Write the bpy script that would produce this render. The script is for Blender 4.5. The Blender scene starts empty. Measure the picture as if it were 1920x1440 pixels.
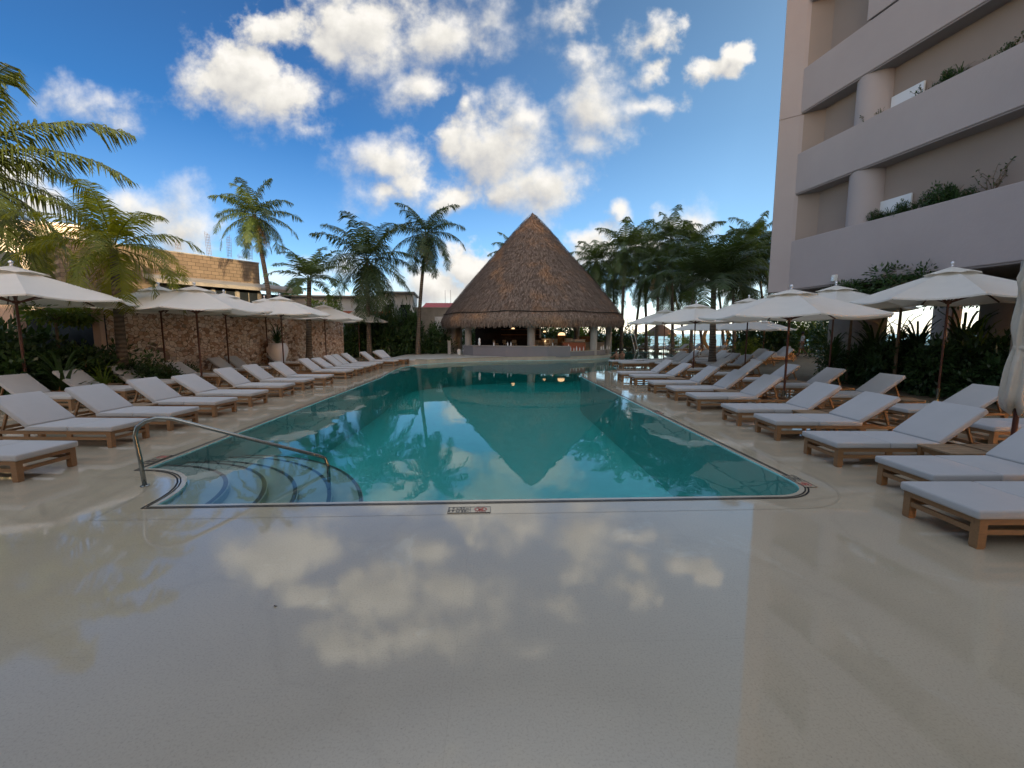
import bpy, bmesh, math, random
from mathutils import Vector, Matrix
R = math.radians
random.seed(7)
S = bpy.context.scene
COL = S.collection

# ------------------------------------------------------------------ camera
H = 1.6                      # camera height
F = 812.0                    # focal length in pixels of a 1920 px wide picture
YAW, PITCH = math.atan(33/812), math.atan(94/812)
cam = bpy.data.cameras.new('camera'); camo = bpy.data.objects.new('camera', cam)
COL.objects.link(camo); S.camera = camo
cam.sensor_width = 36; cam.lens = 36*F/1920
cam.clip_start = .05; cam.clip_end = 9000
camo.location = (0, 0, H)
camo.rotation_euler = (R(90)-PITCH, 0, -YAW)
CM = camo.rotation_euler.to_matrix()

def ray(px, py): return CM @ Vector(((px-960)/F, (720-py)/F, -1))
def G(px, py, z=0):
    "place on level z seen at photo pixel"
    d = ray(px, py); t = (z-H)/d.z
    return (d.x*t, d.y*t)
def AT(px, py, Y):
    "point at distance Y seen at photo pixel"
    d = ray(px, py); t = Y/d.y
    return Vector((d.x*t, Y, H+d.z*t))

# ------------------------------------------------------------------ sky
SUN_AZ, SUN_EL = R(180-30), R(11.5)     # clockwise from +Y: behind and to the right
W = bpy.data.worlds.new('World'); S.world = W; W.use_nodes = True
nt = W.node_tree; nt.nodes.clear()
def N(t, tree=None, **k):
    n = (tree or nt).nodes.new(t)
    for a, b in k.items(): setattr(n, a, b)
    return n
def link(a, b, tree=None): (tree or nt).links.new(a, b)
def mth(op, a, b=None, c=None, tree=None, clamp=False):
    n = N('ShaderNodeMath', tree, operation=op, use_clamp=clamp)
    for i, v in enumerate((a, b, c)):
        if v is None: continue
        if isinstance(v, (int, float)): n.inputs[i].default_value = v
        else: link(v, n.inputs[i], tree)
    return n.outputs[0]
def vth(op, a, b=None, tree=None):
    n = N('ShaderNodeVectorMath', tree, operation=op)
    for i, v in enumerate((a, b)):
        if v is None: continue
        if isinstance(v, (tuple, list, Vector)): n.inputs[i].default_value = v
        else: link(v, n.inputs[i], tree)
    return n.outputs['Value'] if op in ('LENGTH', 'DOT_PRODUCT') else n.outputs[0]
def mixc(f, a, b, tree=None, mode='MIX'):
    n = N('ShaderNodeMix', tree, data_type='RGBA', blend_type=mode)
    for s, v in ((n.inputs['Factor'], f), (n.inputs[6], a), (n.inputs[7], b)):
        if isinstance(v, (int, float)): s.default_value = v
        elif isinstance(v, (tuple, list)): s.default_value = (*v[:3], 1)
        else: link(v, s, tree)
    return n.outputs[2]
def ramp(x, stops, tree=None, interp='LINEAR'):
    n = N('ShaderNodeValToRGB', tree); link(x, n.inputs[0], tree)
    e = n.color_ramp; e.interpolation = interp
    while len(e.elements) < len(stops): e.elements.new(.5)
    for el, (p, c) in zip(e.elements, stops):
        el.position = p; el.color = (*c, 1) if isinstance(c, tuple) else (c, c, c, 1)
    return n.outputs[0]
def noise(vec, scale, detail=4, rough=.55, tree=None, out=0, dist=0):
    n = N('ShaderNodeTexNoise', tree)
    if vec is not None: link(vec, n.inputs['Vector'], tree)
    n.inputs['Scale'].default_value = scale; n.inputs['Detail'].default_value = detail
    n.inputs['Roughness'].default_value = rough; n.inputs['Distortion'].default_value = dist
    return n.outputs[out]

# clouds: (x, y, rx, ry, weight) read off the photograph, turned into directions
CL = [(690,60,100,70,.9),(640,95,50,35,.8),(840,50,110,85,.92),(790,165,55,45,.8),(905,20,60,50,.9),(770,-60,180,60,.7),
 (520,35,90,50,.75),(440,130,100,60,.95),(520,180,90,50,.85),(575,235,60,35,.55),(185,190,80,45,.7),(225,225,55,30,.65),
 (300,395,85,60,1.05),(345,430,70,45,1.05),(240,370,60,45,.9),(715,310,85,62,1.05),(700,375,60,40,.95),(745,350,60,50,1),
 (930,285,110,80,1.05),(985,215,62,55,1),(1020,345,75,68,1.1),(960,350,70,45,1),(850,375,42,36,.85),(845,270,50,40,.85),(865,220,30,20,.7),
 (1110,200,75,75,1),(1085,100,55,50,.75),(1215,185,60,26,.8),(1105,265,50,40,.9),(1225,125,26,20,.7),(1060,20,55,40,.65),(1230,60,60,30,.5),
 (1340,135,48,26,.85),(1378,110,28,26,.9),(1148,410,32,26,.95),(1285,418,58,40,1.05),(1110,465,45,38,.95),(1190,470,70,35,.9),
 (885,508,65,42,1),(825,545,90,40,.95),(580,500,60,28,.9),(660,495,50,30,.8),(440,492,50,22,.9),(545,520,70,26,.7),
 (90,385,60,40,.9),(1350,520,140,40,.8),(740,575,140,30,.8),(10,330,60,40,.8),(1700,300,90,60,.9),
 (790,-520,300,120,.9),(600,-90,90,50,.7),(1000,-70,80,40,.6)]
def uvof(px, py):
    d = ray(px, py); return d.x/d.y, d.z/d.y
tc = N('ShaderNodeTexCoord').outputs['Generated']
sp = N('ShaderNodeSeparateXYZ'); link(tc, sp.inputs[0])
ay = mth('MAXIMUM', mth('ABSOLUTE', sp.outputs[1]), .08)
cu = mth('DIVIDE', sp.outputs[0], ay); cv = mth('DIVIDE', sp.outputs[2], ay)
cb = N('ShaderNodeCombineXYZ'); link(cu, cb.inputs[0]); link(cv, cb.inputs[1])
UV = cb.outputs[0]
g = bpy.data.node_groups.new('cloud_field', 'ShaderNodeTree')
g.interface.new_socket('uv', in_out='INPUT', socket_type='NodeSocketVector')
g.interface.new_socket('d', in_out='OUTPUT', socket_type='NodeSocketFloat')
gi = N('NodeGroupInput', g); go = N('NodeGroupOutput', g)
guv = gi.outputs[0]
wn = noise(guv, 4.5, 3, .6, g, out=1)
wn2 = vth('SUBTRACT', wn, (.5, .5, .5), g)
wsc = N('ShaderNodeVectorMath', g, operation='SCALE'); link(wn2, wsc.inputs[0], g); wsc.inputs['Scale'].default_value = .16
wsep = vth('MULTIPLY', wsc.outputs[0], (1, 1, 0), g)
guvw = vth('ADD', guv, wsep, g)
acc = None
for (x, y, rx, ry, w) in CL:
    u, v = uvof(x, y); u2, _ = uvof(x+rx, y); _, v2 = uvof(x, y-ry)
    d = vth('LENGTH', vth('MULTIPLY', vth('SUBTRACT', guvw, (u, v, 0), g), (.86/abs(u2-u), .86/abs(v2-v), 0), g), tree=g)
    val = mth('MULTIPLY_ADD', mth('MINIMUM', d, 3, tree=g), -w*.75, w, tree=g)   # w at the middle
    acc = val if acc is None else mth('SMOOTH_MAX', acc, val, .22, tree=g)
nf = noise(guv, 13, 10, .62, g)
nf2 = noise(guv, 4.6, 5, .6, g)
dd = mth('ADD', acc, mth('MULTIPLY', mth('SUBTRACT', nf, .5, tree=g), 1.15, tree=g), tree=g)
dd = mth('ADD', dd, mth('MULTIPLY', mth('SUBTRACT', nf2, .5, tree=g), 1.5, tree=g), tree=g)
link(dd, go.inputs[0], g)
def cloudf(off):
    n = N('ShaderNodeGroup'); n.node_tree = g
    if off: link(vth('ADD', UV, off), n.inputs[0])
    else: link(UV, n.inputs[0])
    return n.outputs[0]
D0 = cloudf(None); D1 = cloudf((.022, .030, 0))
mask = N('ShaderNodeMapRange', interpolation_type='SMOOTHSTEP'); link(D0, mask.inputs[0])
mask.inputs[1].default_value = .11
soft = noise(UV, 2.3, 3, .5); sm = N('ShaderNodeMapRange'); link(soft, sm.inputs[0]); sm.inputs[1].default_value = .38; sm.inputs[2].default_value = .62; sm.inputs[3].default_value = .46; sm.inputs[4].default_value = 1.25
link(sm.outputs[0], mask.inputs[2])
up = N('ShaderNodeMapRange'); link(sp.outputs[2], up.inputs[0]); up.inputs[1].default_value = -.01; up.inputs[2].default_value = .03
m = mth('MULTIPLY', mask.outputs[0], up.outputs[0])
shade = mth('MULTIPLY_ADD', mth('SUBTRACT', D1, D0), -.85, .70)
shade = mth('SUBTRACT', shade, mth('MULTIPLY', mth('MAXIMUM', mth('SUBTRACT', D0, .62), 0), .62))
cc = ramp(shade, [(0, (.36,.40,.49)), (.3, (.50,.52,.57)), (.55, (.70,.68,.65)), (.8, (.86,.83,.77)), (1, (1.0,.96,.90))])
sky = N('ShaderNodeTexSky', sky_type='NISHITA', sun_disc=False)
sky.sun_elevation = SUN_EL; sky.sun_rotation = SUN_AZ
sky.altitude = 0; sky.air_density = 1.0; sky.dust_density = .6; sky.ozone_density = 2.5
# blue deepening upward, bright horizon; zenith and rear sky boosted warm as added fill
tint = ramp(sp.outputs[2], [(0, (2.0,1.75,1.9)), (.05, (1.0,.95,1.05)), (.14, (.36,.47,.60)), (.38, (.13,.29,.45)), (.66, (.17,.27,.39)), (.80, (5.2,3.1,2.1)), (1, (10.5,6.0,3.7))])
sdh = Vector((math.sin(SUN_AZ), math.cos(SUN_AZ), .25)).normalized()
twr = N('ShaderNodeMapRange', interpolation_type='SMOOTHERSTEP'); link(vth('DOT_PRODUCT', tc, tuple(sdh)), twr.inputs[0])
twr.inputs[1].default_value = -.45; twr.inputs[2].default_value = .75; tow = twr.outputs[0]
tint = mixc(tow, tint, (4.2, 2.6, 1.7))
skyc = mixc(1.0, sky.outputs[0], tint, mode='MULTIPLY')
gx = mth('POWER', mth('DIVIDE', mth('ADD', sp.outputs[0], .35), .8, clamp=True), 1.3)
gz = mth('MAXIMUM', mth('MULTIPLY_ADD', sp.outputs[2], -1.3, 1.25), 0)
gl_ = N('ShaderNodeVectorMath', operation='SCALE'); gl_.inputs[0].default_value = (.72, 1.15, 1.40); link(mth('MULTIPLY', gx, gz), gl_.inputs['Scale'])
skyc = mixc(1.0, skyc, gl_.outputs[0], mode='ADD')
CLOUD_GAIN = 3.2
cs = N('ShaderNodeVectorMath', operation='SCALE'); link(cc, cs.inputs[0]); cs.inputs['Scale'].default_value = CLOUD_GAIN
full = mixc(m, skyc, cs.outputs[0])
bg = N('ShaderNodeBackground'); bg.inputs[1].default_value = .11
link(full, bg.inputs[0])
wo = N('ShaderNodeOutputWorld'); link(bg.outputs[0], wo.inputs[0])
W.cycles.sampling_method = 'MANUAL'; W.cycles.sample_map_resolution = 512

sun = bpy.data.lights.new('sun', 'SUN'); suno = bpy.data.objects.new('sun', sun); COL.objects.link(suno)
sun.energy = 2.2; sun.angle = R(.5); sun.color = (1, .76, .46)
sd = Vector((math.sin(SUN_AZ)*math.cos(SUN_EL), math.cos(SUN_AZ)*math.cos(SUN_EL), math.sin(SUN_EL)))
suno.rotation_euler = sd.to_track_quat('Z', 'Y').to_euler()
S.view_settings.view_transform = 'Standard'; S.view_settings.look = 'None'
S.view_settings.exposure = 1.55; S.view_settings.gamma = 1; S.view_settings.use_curve_mapping = False
S.render.engine = 'CYCLES'
S.cycles.use_denoising = True
S.cycles.max_bounces = 10; S.cycles.transparent_max_bounces = 16
S.cycles.caustics_reflective = False; S.cycles.caustics_refractive = False
S.cycles.sample_clamp_indirect = 6

# ------------------------------------------------------------------ materials
def mat(name, col=(.5,.5,.5), rough=.6, spec=.5, var=.15, vscale=6, bump=0, bscale=30, metal=0, coords='Object', trans=None, build=None, detail=5):
    m = bpy.data.materials.new(name); m.use_nodes = True
    t = m.node_tree; b = t.nodes['Principled BSDF']
    b.inputs['Roughness'].default_value = rough; b.inputs['Metallic'].default_value = metal
    b.inputs['Specular IOR Level'].default_value = spec
    if name == 'deck_stone': b.inputs['IOR'].default_value = 1.55
    tco = N('ShaderNodeTexCoord', t).outputs[coords]
    c = col
    if var:
        nn = noise(tco, vscale, detail, .6, t)
        c = mixc(nn, tuple(x*(1-var*1.6) for x in col), tuple(min(1, x*(1+var*1.6)) for x in col), t)
        link(c, b.inputs['Base Color'], t)
    else: b.inputs['Base Color'].default_value = (*col, 1)
    if bump:
        bn = N('ShaderNodeBump', t); bn.inputs['Strength'].default_value = bump; bn.inputs['Distance'].default_value = .02
        link(noise(tco, bscale, 5, .65, t), bn.inputs['Height'], t); link(bn.outputs[0], b.inputs['Normal'], t)
    if trans:
        tr = N('ShaderNodeBsdfTranslucent', t); 
        tr.inputs[0].default_value = (*trans[1], 1)
        mx = N('ShaderNodeMixShader', t); mx.inputs[0].default_value = trans[0]
        link(b.outputs[0], mx.inputs[1], t); link(tr.outputs[0], mx.inputs[2], t)
        link(mx.outputs[0], t.nodes['Material Output'].inputs[0], t)
    if build: build(t, b, tco)
    return m
def leafmat(name, col, tcol, tf=.35, rough=.45):
    def bld(t, b, tco):
        geo = N('ShaderNodeNewGeometry', t)
        oi = N('ShaderNodeObjectInfo', t)
        n1 = noise(tco, 2.2, 3, .6, t)
        f = mth('ADD', mth('MULTIPLY', n1, .75, tree=t), mth('MULTIPLY', geo.outputs['Random Per Island'], .5, tree=t), tree=t)
        c = mixc(f, tuple(x*.45 for x in col), tuple(x*1.6 for x in col), t)
        link(c, b.inputs['Base Color'], t)
    return mat(name, col, rough, .35, 0, trans=(tf, tcol), build=bld)

def deck_b(t, b, tco):
    # honed limestone sealed to a shine; big slabs with hairline joints
    n1 = noise(tco, .35, 6, .6, t); n2 = noise(tco, 90, 3, .7, t); n3 = noise(tco, 2.3, 7, .62, t, dist=.6)
    base = mixc(n1, (.40,.335,.235), (.51,.44,.32), t)
    base = mixc(mth('MULTIPLY', mth('SUBTRACT', n3, .35, tree=t, clamp=True), .9, tree=t), base, (.38,.33,.25), t)
    spk = ramp(n2, [(0, .60), (.36, .86), (.48, 1.0), (1, 1.06)], t)
    base = mixc(1, base, spk, t, 'MULTIPLY')
    fl = N('ShaderNodeTexVoronoi', t); link(tco, fl.inputs['Vector'], t); fl.inputs['Scale'].default_value = 14
    flk = ramp(fl.outputs['Distance'], [(0, .45), (.028, .5), (.045, 1.0), (1, 1.0)], t)
    base = mixc(.7, base, mixc(1, base, flk, t, 'MULTIPLY'), t)
    br = N('ShaderNodeTexBrick', t); mp = N('ShaderNodeMapping', t); mp.inputs['Rotation'].default_value = (0, 0, R(90))
    mp.inputs['Location'].default_value = (.37, .2, 0)
    link(tco, mp.inputs[0], t); link(mp.outputs[0], br.inputs['Vector'], t)
    br.inputs['Scale'].default_value = 1; br.inputs['Brick Width'].default_value = 3.4; br.inputs['Row Height'].default_value = 1.7
    br.inputs['Mortar Size'].default_value = .0025; br.inputs['Mortar Smooth'].default_value = .3
    br.inputs['Color1'].default_value = (1,1,1,1); br.inputs['Color2'].default_value = (.93,.93,.95,1); br.inputs['Mortar'].default_value = (.80,.80,.80,1)
    base = mixc(.4, base, mixc(1, base, br.outputs[0], t, 'MULTIPLY'), t)
    vn = N('ShaderNodeTexVoronoi', t, feature='DISTANCE_TO_EDGE'); vv = vth('ADD', tco, vth('MULTIPLY', noise(tco, 1.1, 4, .6, t, out=1), (1.2, 1.2, 0), t), t)
    link(vv, vn.inputs['Vector'], t); vn.inputs['Scale'].default_value = .42
    vf = ramp(vn.outputs['Distance'], [(0, .84), (.012, .93), (.03, 1.0), (1, 1.0)], t)
    base = mixc(.3, base, mixc(1, base, vf, t, 'MULTIPLY'), t)
    pt = ramp(noise(tco, 1.0, 7, .68, t, dist=1.2), [(0, 0.0), (.60, 0.0), (.68, 1.0), (1, 1.0)], t)
    base = mixc(mth('MULTIPLY', pt, .22, tree=t), base, (.62,.60,.50), t)
    link(base, b.inputs['Base Color'], t)
    n4 = noise(tco, .8, 6, .65, t)
    rr = ramp(n4, [(.3, .028), (.55, .05), (.75, .11)], t)
    link(rr, b.inputs['Roughness'], t)
    bn = N('ShaderNodeBump', t); bn.inputs['Strength'].default_value = .05; bn.inputs['Distance'].default_value = .01
    link(noise(tco, 3.0, 4, .5, t), bn.inputs['Height'], t); link(bn.outputs[0], b.inputs['Normal'], t)
M = {}
M['deck'] = mat('deck_stone', var=0, spec=.85, build=deck_b)
M['coping'] = mat('coping_stone', (.46,.41,.32), .10, .6, .12, 5, detail=8)
M['terrace'] = mat('terrace_stone', (.45,.42,.36), .45, .4, .15, 3, .1, 20)
M['slot'] = mat('dark_slot', (.010,.010,.012), .5, .15, .3, 40)
M['joint'] = mat('deck_joint', (.27,.23,.17), .3, .3, .1, 10)
M['plaster'] = mat('pool_plaster', (.45,.84,.84), .6, .3, .06, 3)
M['stepm'] = mat('pool_step_stone', (.37,.47,.42), .5, .3, .08, 4)
M['nosing'] = mat('dark_nosing_tile', (.075,.09,.095), .3, .5, .4, 60)
M['ground'] = mat('garden_soil', (.16,.13,.09), .95, .1, .3, 3, .5, 8)
M['sand'] = mat('beach_sand', (.62,.55,.42), .95, .1, .1, .5)
M['sea'] = mat('sea_water', (.10,.33,.38), .25, .5, .15, .05, .6, .6)
def teak_b(t, b, tco):
    mp = N('ShaderNodeMapping', t); mp.inputs['Scale'].default_value = (2.5, 40, 40); link(tco, mp.inputs[0], t)
    n1 = noise(mp.outputs[0], 1.6, 5, .6, t); n2 = noise(tco, 3, 3, .6, t)
    c = mixc(n1, (.11,.048,.018), (.33,.165,.065), t); c = mixc(mth('MULTIPLY', n2, .55, tree=t), c, (.24,.16,.09), t)
    link(c, b.inputs['Base Color'], t)
M['teak'] = mat('weathered_teak', var=0, rough=.5, spec=.4, build=teak_b)
M['teak_old'] = mat('grey_teak', (.26,.18,.11), .7, .25, .3, 9)
def fab_b(t, b, tco):
    wv = N('ShaderNodeTexWave', t, wave_type='BANDS', bands_direction='Y'); wv.inputs['Scale'].default_value = 120; link(tco, wv.inputs[0], t)
    n1 = noise(tco, 3.5, 5, .6, t); n2 = noise(tco, 160, 2, .6, t)
    oi = N('ShaderNodeObjectInfo', t)
    c = mixc(n1, (.38,.38,.385), (.46,.457,.46), t)
    c = mixc(n2, mixc(1, c, (.86,.86,.86), t, 'MULTIPLY'), c, t)
    c = mixc(mth('MULTIPLY', oi.outputs['Random'], .25, tree=t), c, (.42,.39,.36), t)
    link(c, b.inputs['Base Color'], t)
    bn = N('ShaderNodeBump', t); bn.inputs['Strength'].default_value = .22; bn.inputs['Distance'].default_value = .01
    s = mth('ADD', mth('MULTIPLY', n2, .25, tree=t), noise(tco, 5, 3, .5, t), tree=t)
    link(s, bn.inputs['Height'], t); link(bn.outputs[0], b.inputs['Normal'], t)
    b.inputs['Sheen Weight'].default_value = .25
M['cushion'] = mat('grey_cushion_fabric', var=0, rough=.9, spec=.15, build=fab_b)
M['towel'] = mat('white_towel', (.78,.77,.74), .95, .1, .05, 10)
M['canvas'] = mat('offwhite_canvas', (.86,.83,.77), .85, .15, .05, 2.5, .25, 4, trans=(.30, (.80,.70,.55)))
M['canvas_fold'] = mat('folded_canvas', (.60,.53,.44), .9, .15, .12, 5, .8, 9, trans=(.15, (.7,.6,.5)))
M['polewood'] = mat('umbrella_pole_wood', (.085,.03,.02), .45, .4, .3, 12)
M['ribwood'] = mat('umbrella_rib_wood', (.12,.05,.03), .5, .4, .3, 12)
M['finial'] = mat('silver_finial', (.75,.76,.8), .25, .5, 0, metal=.6)
M['steel'] = mat('brushed_steel', (.26,.27,.25), .25, .5, .1, 8, metal=1)
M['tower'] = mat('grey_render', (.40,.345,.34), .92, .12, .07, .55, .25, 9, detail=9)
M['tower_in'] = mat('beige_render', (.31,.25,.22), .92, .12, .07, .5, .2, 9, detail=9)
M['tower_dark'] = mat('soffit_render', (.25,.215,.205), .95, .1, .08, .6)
M['glass'] = mat('dark_window_glass', (.02,.025,.03), .06, .8, 0)
M['white'] = mat('white_paint', (.74,.73,.70), .7, .25, .06, 3)
M['whitewall'] = mat('stained_white_wall', (.62,.63,.64), .85, .2, .22, 1.2, detail=8)
M['cream'] = mat('cream_render', (.66,.60,.52), .85, .2, .06, 1)
M['pink'] = mat('pinkish_stone', (.52,.38,.31), .8, .25, .12, 3, .3, 20)
M['darkpanel'] = mat('dark_mesh_panel', (.025,.035,.05), .8, .2, .4, 3)
M['concrete'] = mat('old_concrete', (.27,.25,.22), .9, .2, .3, 2, .3, 14, detail=8)
M['redroof'] = mat('red_metal_roof', (.33,.045,.04), .5, .4, .15, 2)
M['greywall'] = mat('grey_bar_wall', (.21,.20,.215), .75, .25, .05, 1.5)
M['column'] = mat('stucco_column', (.33,.31,.29), .8, .25, .1, 3, .2, 12)
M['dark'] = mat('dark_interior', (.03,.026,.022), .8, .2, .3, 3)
M['brickred'] = mat('red_tile', (.42,.13,.07), .6, .3, .25, 14)
M['lamp'] = mat('cream_lampshade', (.75,.66,.5), .8, .2, 0)
M['black'] = mat('black_rubber', (.015,.015,.015), .6, .3, 0)
M['marble'] = mat('white_ceramic', (.72,.72,.74), .3, .5, .03, 2)
M['rebar'] = mat('rebar_steel', (.16,.14,.15), .7, .4, .2, 20)
M['ringwood'] = mat('warm_ring_wood', (.52,.24,.06), .5, .4, .2, 10)
M['red'] = mat('red_mark', (.42,.07,.05), .3, .5, .2, 60)
M['ink'] = mat('black_mark', (.03,.03,.035), .3, .5, .2, 60)
M['tile'] = mat('marker_tile', (.42,.36,.26), .06, .6, .1, 12)
M['leafmarkm'] = mat('dry_leaf', (.10,.05,.03), .8, .2, .2, 30)
def block_b(t, b, tco):
    sx_ = N('ShaderNodeSeparateXYZ', t); link(tco, sx_.inputs[0], t); cx_ = N('ShaderNodeCombineXYZ', t); link(sx_.outputs[0], cx_.inputs[0], t); link(sx_.outputs[2], cx_.inputs[1], t)
    br = N('ShaderNodeTexBrick', t); link(cx_.outputs[0], br.inputs['Vector'], t)
    br.inputs['Scale'].default_value = 1; br.inputs['Brick Width'].default_value = .42; br.inputs['Row Height'].default_value = .21
    br.inputs['Mortar Size'].default_value = .012
    br.inputs['Color1'].default_value = (.235,.185,.135,1); br.inputs['Color2'].default_value = (.19,.15,.11,1); br.inputs['Mortar'].default_value = (.09,.07,.05,1)
    c = mixc(noise(tco, 2, 5, .6, t), mixc(1, br.outputs[0], (.75,.72,.7), t, 'MULTIPLY'), br.outputs[0], t)
    link(c, b.inputs['Base Color'], t)
    bn = N('ShaderNodeBump', t); bn.inputs['Strength'].default_value = .5; bn.inputs['Distance'].default_value = .02; bn.invert = True
    link(br.outputs['Fac'], bn.inputs['Height'], t); link(bn.outputs[0], b.inputs['Normal'], t)
M['block'] = mat('tan_concrete_block', var=0, rough=.9, spec=.15, build=block_b)
def stone_b(t, b, tco):
    # rubble masonry: the wall's own X runs along it, Z is up
    mp = N('ShaderNodeMapping', t); mp.inputs['Scale'].default_value = (5.8, 0.0, 8.8); link(tco, mp.inputs[0], t)
    wo_ = noise(mp.outputs[0], 1.3, 2, .5, t, out=1)
    v2 = vth('ADD', mp.outputs[0], vth('MULTIPLY', vth('SUBTRACT', wo_, (.5,.5,.5), t), (.30, 0, .22), t), t)
    v = N('ShaderNodeTexVoronoi', t, distance='CHEBYCHEV'); link(v2, v.inputs['Vector'], t); v.inputs['Scale'].default_value = 1; v.inputs['Randomness'].default_value = .8
    e = N('ShaderNodeTexVoronoi', t, feature='DISTANCE_TO_EDGE'); link(v2, e.inputs['Vector'], t); e.inputs['Scale'].default_value = 1; e.inputs['Randomness'].default_value = .8
    v1 = N('ShaderNodeTexVoronoi', t); link(v2, v1.inputs['Vector'], t); v1.inputs['Scale'].default_value = 1; v1.inputs['Randomness'].default_value = .8
    sp_ = N('ShaderNodeSeparateXYZ', t); link(v1.outputs['Color'], sp_.inputs[0], t)
    c = ramp(sp_.outputs[0], [(0, (.22,.15,.12)), (.10, (.42,.28,.20)), (.25, (.58,.42,.32)), (.42, (.70,.58,.47)), (.62, (.78,.70,.62)), (.80, (.56,.42,.33)), (.92, (.78,.71,.64)), (1, (.14,.10,.08))], t)
    c = mixc(noise(tco, 14, 5, .65, t), mixc(1, c, (.55,.52,.5), t, 'MULTIPLY'), mixc(1, c, (1.25,1.22,1.2), t, 'MULTIPLY'), t)
    jf = ramp(e.outputs['Distance'], [(0, 0.0), (.015, .25), (.045, 1.0), (1, 1.0)], t)
    c = mixc(jf, (.22,.165,.125), c, t)
    link(c, b.inputs['Base Color'], t)
    bn = N('ShaderNodeBump', t); bn.inputs['Strength'].default_value = .9; bn.inputs['Distance'].default_value = .05
    hh = mth('ADD', jf, mth('MULTIPLY', sp_.outputs[1], .6, tree=t), tree=t)
    hh = mth('ADD', hh, mth('MULTIPLY', noise(tco, 18, 4, .6, t), .4, tree=t), tree=t)
    link(hh, bn.inputs['Height'], t); link(bn.outputs[0], b.inputs['Normal'], t)
M['stone'] = mat('rubble_stone', var=0, rough=.9, spec=.15, build=stone_b)
def thatch_b(t, b, tco):
    geo = N('ShaderNodeNewGeometry', t)
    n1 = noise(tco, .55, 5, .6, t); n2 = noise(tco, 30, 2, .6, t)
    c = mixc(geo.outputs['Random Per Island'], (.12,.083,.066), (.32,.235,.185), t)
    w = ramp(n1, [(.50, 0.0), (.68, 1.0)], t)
    c = mixc(mth('MULTIPLY', w, .55, tree=t), c, mixc(1, c, (2.3,1.6,.9), t, 'MULTIPLY'), t)  # weathered straw patches, coloured golden to stand for sunlight on the roof
    link(c, b.inputs['Base Color'], t)
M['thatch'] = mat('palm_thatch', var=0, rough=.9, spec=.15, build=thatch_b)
def trunk_b(t, b, tco):
    wv = N('ShaderNodeTexWave', t, wave_type='BANDS', bands_direction='Z'); wv.inputs['Scale'].default_value = 2.6; wv.inputs['Distortion'].default_value = 5
    link(tco, wv.inputs[0], t)
    c = mixc(wv.outputs['Fac'], (.12,.095,.075), (.20,.165,.13), t); c = mixc(noise(tco, 9, 5, .6, t), mixc(1, c, (.55,.55,.55), t, 'MULTIPLY'), c, t)
    link(c, b.inputs['Base Color'], t)
    bn = N('ShaderNodeBump', t); bn.inputs['Strength'].default_value = .6; bn.inputs['Distance'].default_value = .03
    link(wv.outputs['Fac'], bn.inputs['Height'], t); link(bn.outputs[0], b.inputs['Normal'], t)
M['trunk'] = mat('palm_trunk', var=0, rough=.9, spec=.15, build=trunk_b)
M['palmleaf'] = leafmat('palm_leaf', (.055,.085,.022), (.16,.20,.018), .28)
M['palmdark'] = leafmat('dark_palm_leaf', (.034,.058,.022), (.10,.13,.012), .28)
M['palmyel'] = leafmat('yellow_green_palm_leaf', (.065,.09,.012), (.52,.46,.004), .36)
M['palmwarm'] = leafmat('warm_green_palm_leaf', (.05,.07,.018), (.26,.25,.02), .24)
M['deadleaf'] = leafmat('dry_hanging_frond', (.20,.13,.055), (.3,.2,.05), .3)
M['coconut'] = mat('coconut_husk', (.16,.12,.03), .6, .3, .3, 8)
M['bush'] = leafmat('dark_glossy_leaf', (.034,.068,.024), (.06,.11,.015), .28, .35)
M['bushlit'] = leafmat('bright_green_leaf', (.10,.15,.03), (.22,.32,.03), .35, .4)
M['bark'] = mat('tree_bark', (.17,.12,.08), .9, .15, .3, 10, .4, 30)
M['skin'] = mat('brown_skin', (.30,.15,.09), .55, .4, .05, 8)
M['hair'] = mat('dark_hair', (.015,.012,.010), .6, .4, .2, 40)
M['shirt'] = mat('white_shirt', (.78,.76,.74), .9, .15, .05, 6)
M['shorts'] = mat('beige_shorts', (.42,.36,.30), .9, .15, .08, 6)
# water: clear surface over an absorbing body
def water_mat(name, top):
    m = bpy.data.materials.new(name); m.use_nodes = True; t = m.node_tree
    t.nodes.remove(t.nodes['Principled BSDF']); out = t.nodes['Material Output']
    tr = N('ShaderNodeBsdfTransparent', t)
    va = N('ShaderNodeVolumeAbsorption', t); va.inputs[0].default_value = (.14,.87,.82,1); va.inputs[1].default_value = .26
    link(va.outputs[0], out.inputs['Volume'], t)
    if top:
        gl = N('ShaderNodeBsdfGlossy', t); gl.inputs['Roughness'].default_value = .0
        fr = N('ShaderNodeFresnel', t); fr.inputs[0].default_value = 1.46
        tco = N('ShaderNodeTexCoord', t).outputs['Object']
        bn = N('ShaderNodeBump', t); bn.inputs['Strength'].default_value = .16; bn.inputs['Distance'].default_value = .012
        mp = N('ShaderNodeMapping', t); mp.inputs['Scale'].default_value = (1, .8, 1); link(tco, mp.inputs[0], t)
        hh = mth('ADD', noise(mp.outputs[0], 2.0, 2, .5, t), mth('MULTIPLY', noise(mp.outputs[0], 7, 2, .5, t), .12, tree=t), tree=t)
        link(hh, bn.inputs['Height'], t)
        link(bn.outputs[0], gl.inputs['Normal'], t); link(bn.outputs[0], fr.inputs['Normal'], t)
        mx = N('ShaderNodeMixShader', t); link(fr.outputs[0], mx.inputs[0], t); link(tr.outputs[0], mx.inputs[1], t); link(gl.outputs[0], mx.inputs[2], t)
        link(mx.outputs[0], out.inputs[0], t)
    else: link(tr.outputs[0], out.inputs[0], t)
    return m
M['water_top'] = water_mat('pool_water_surface', True); M['water_side'] = water_mat('pool_water_body', False)

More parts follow.
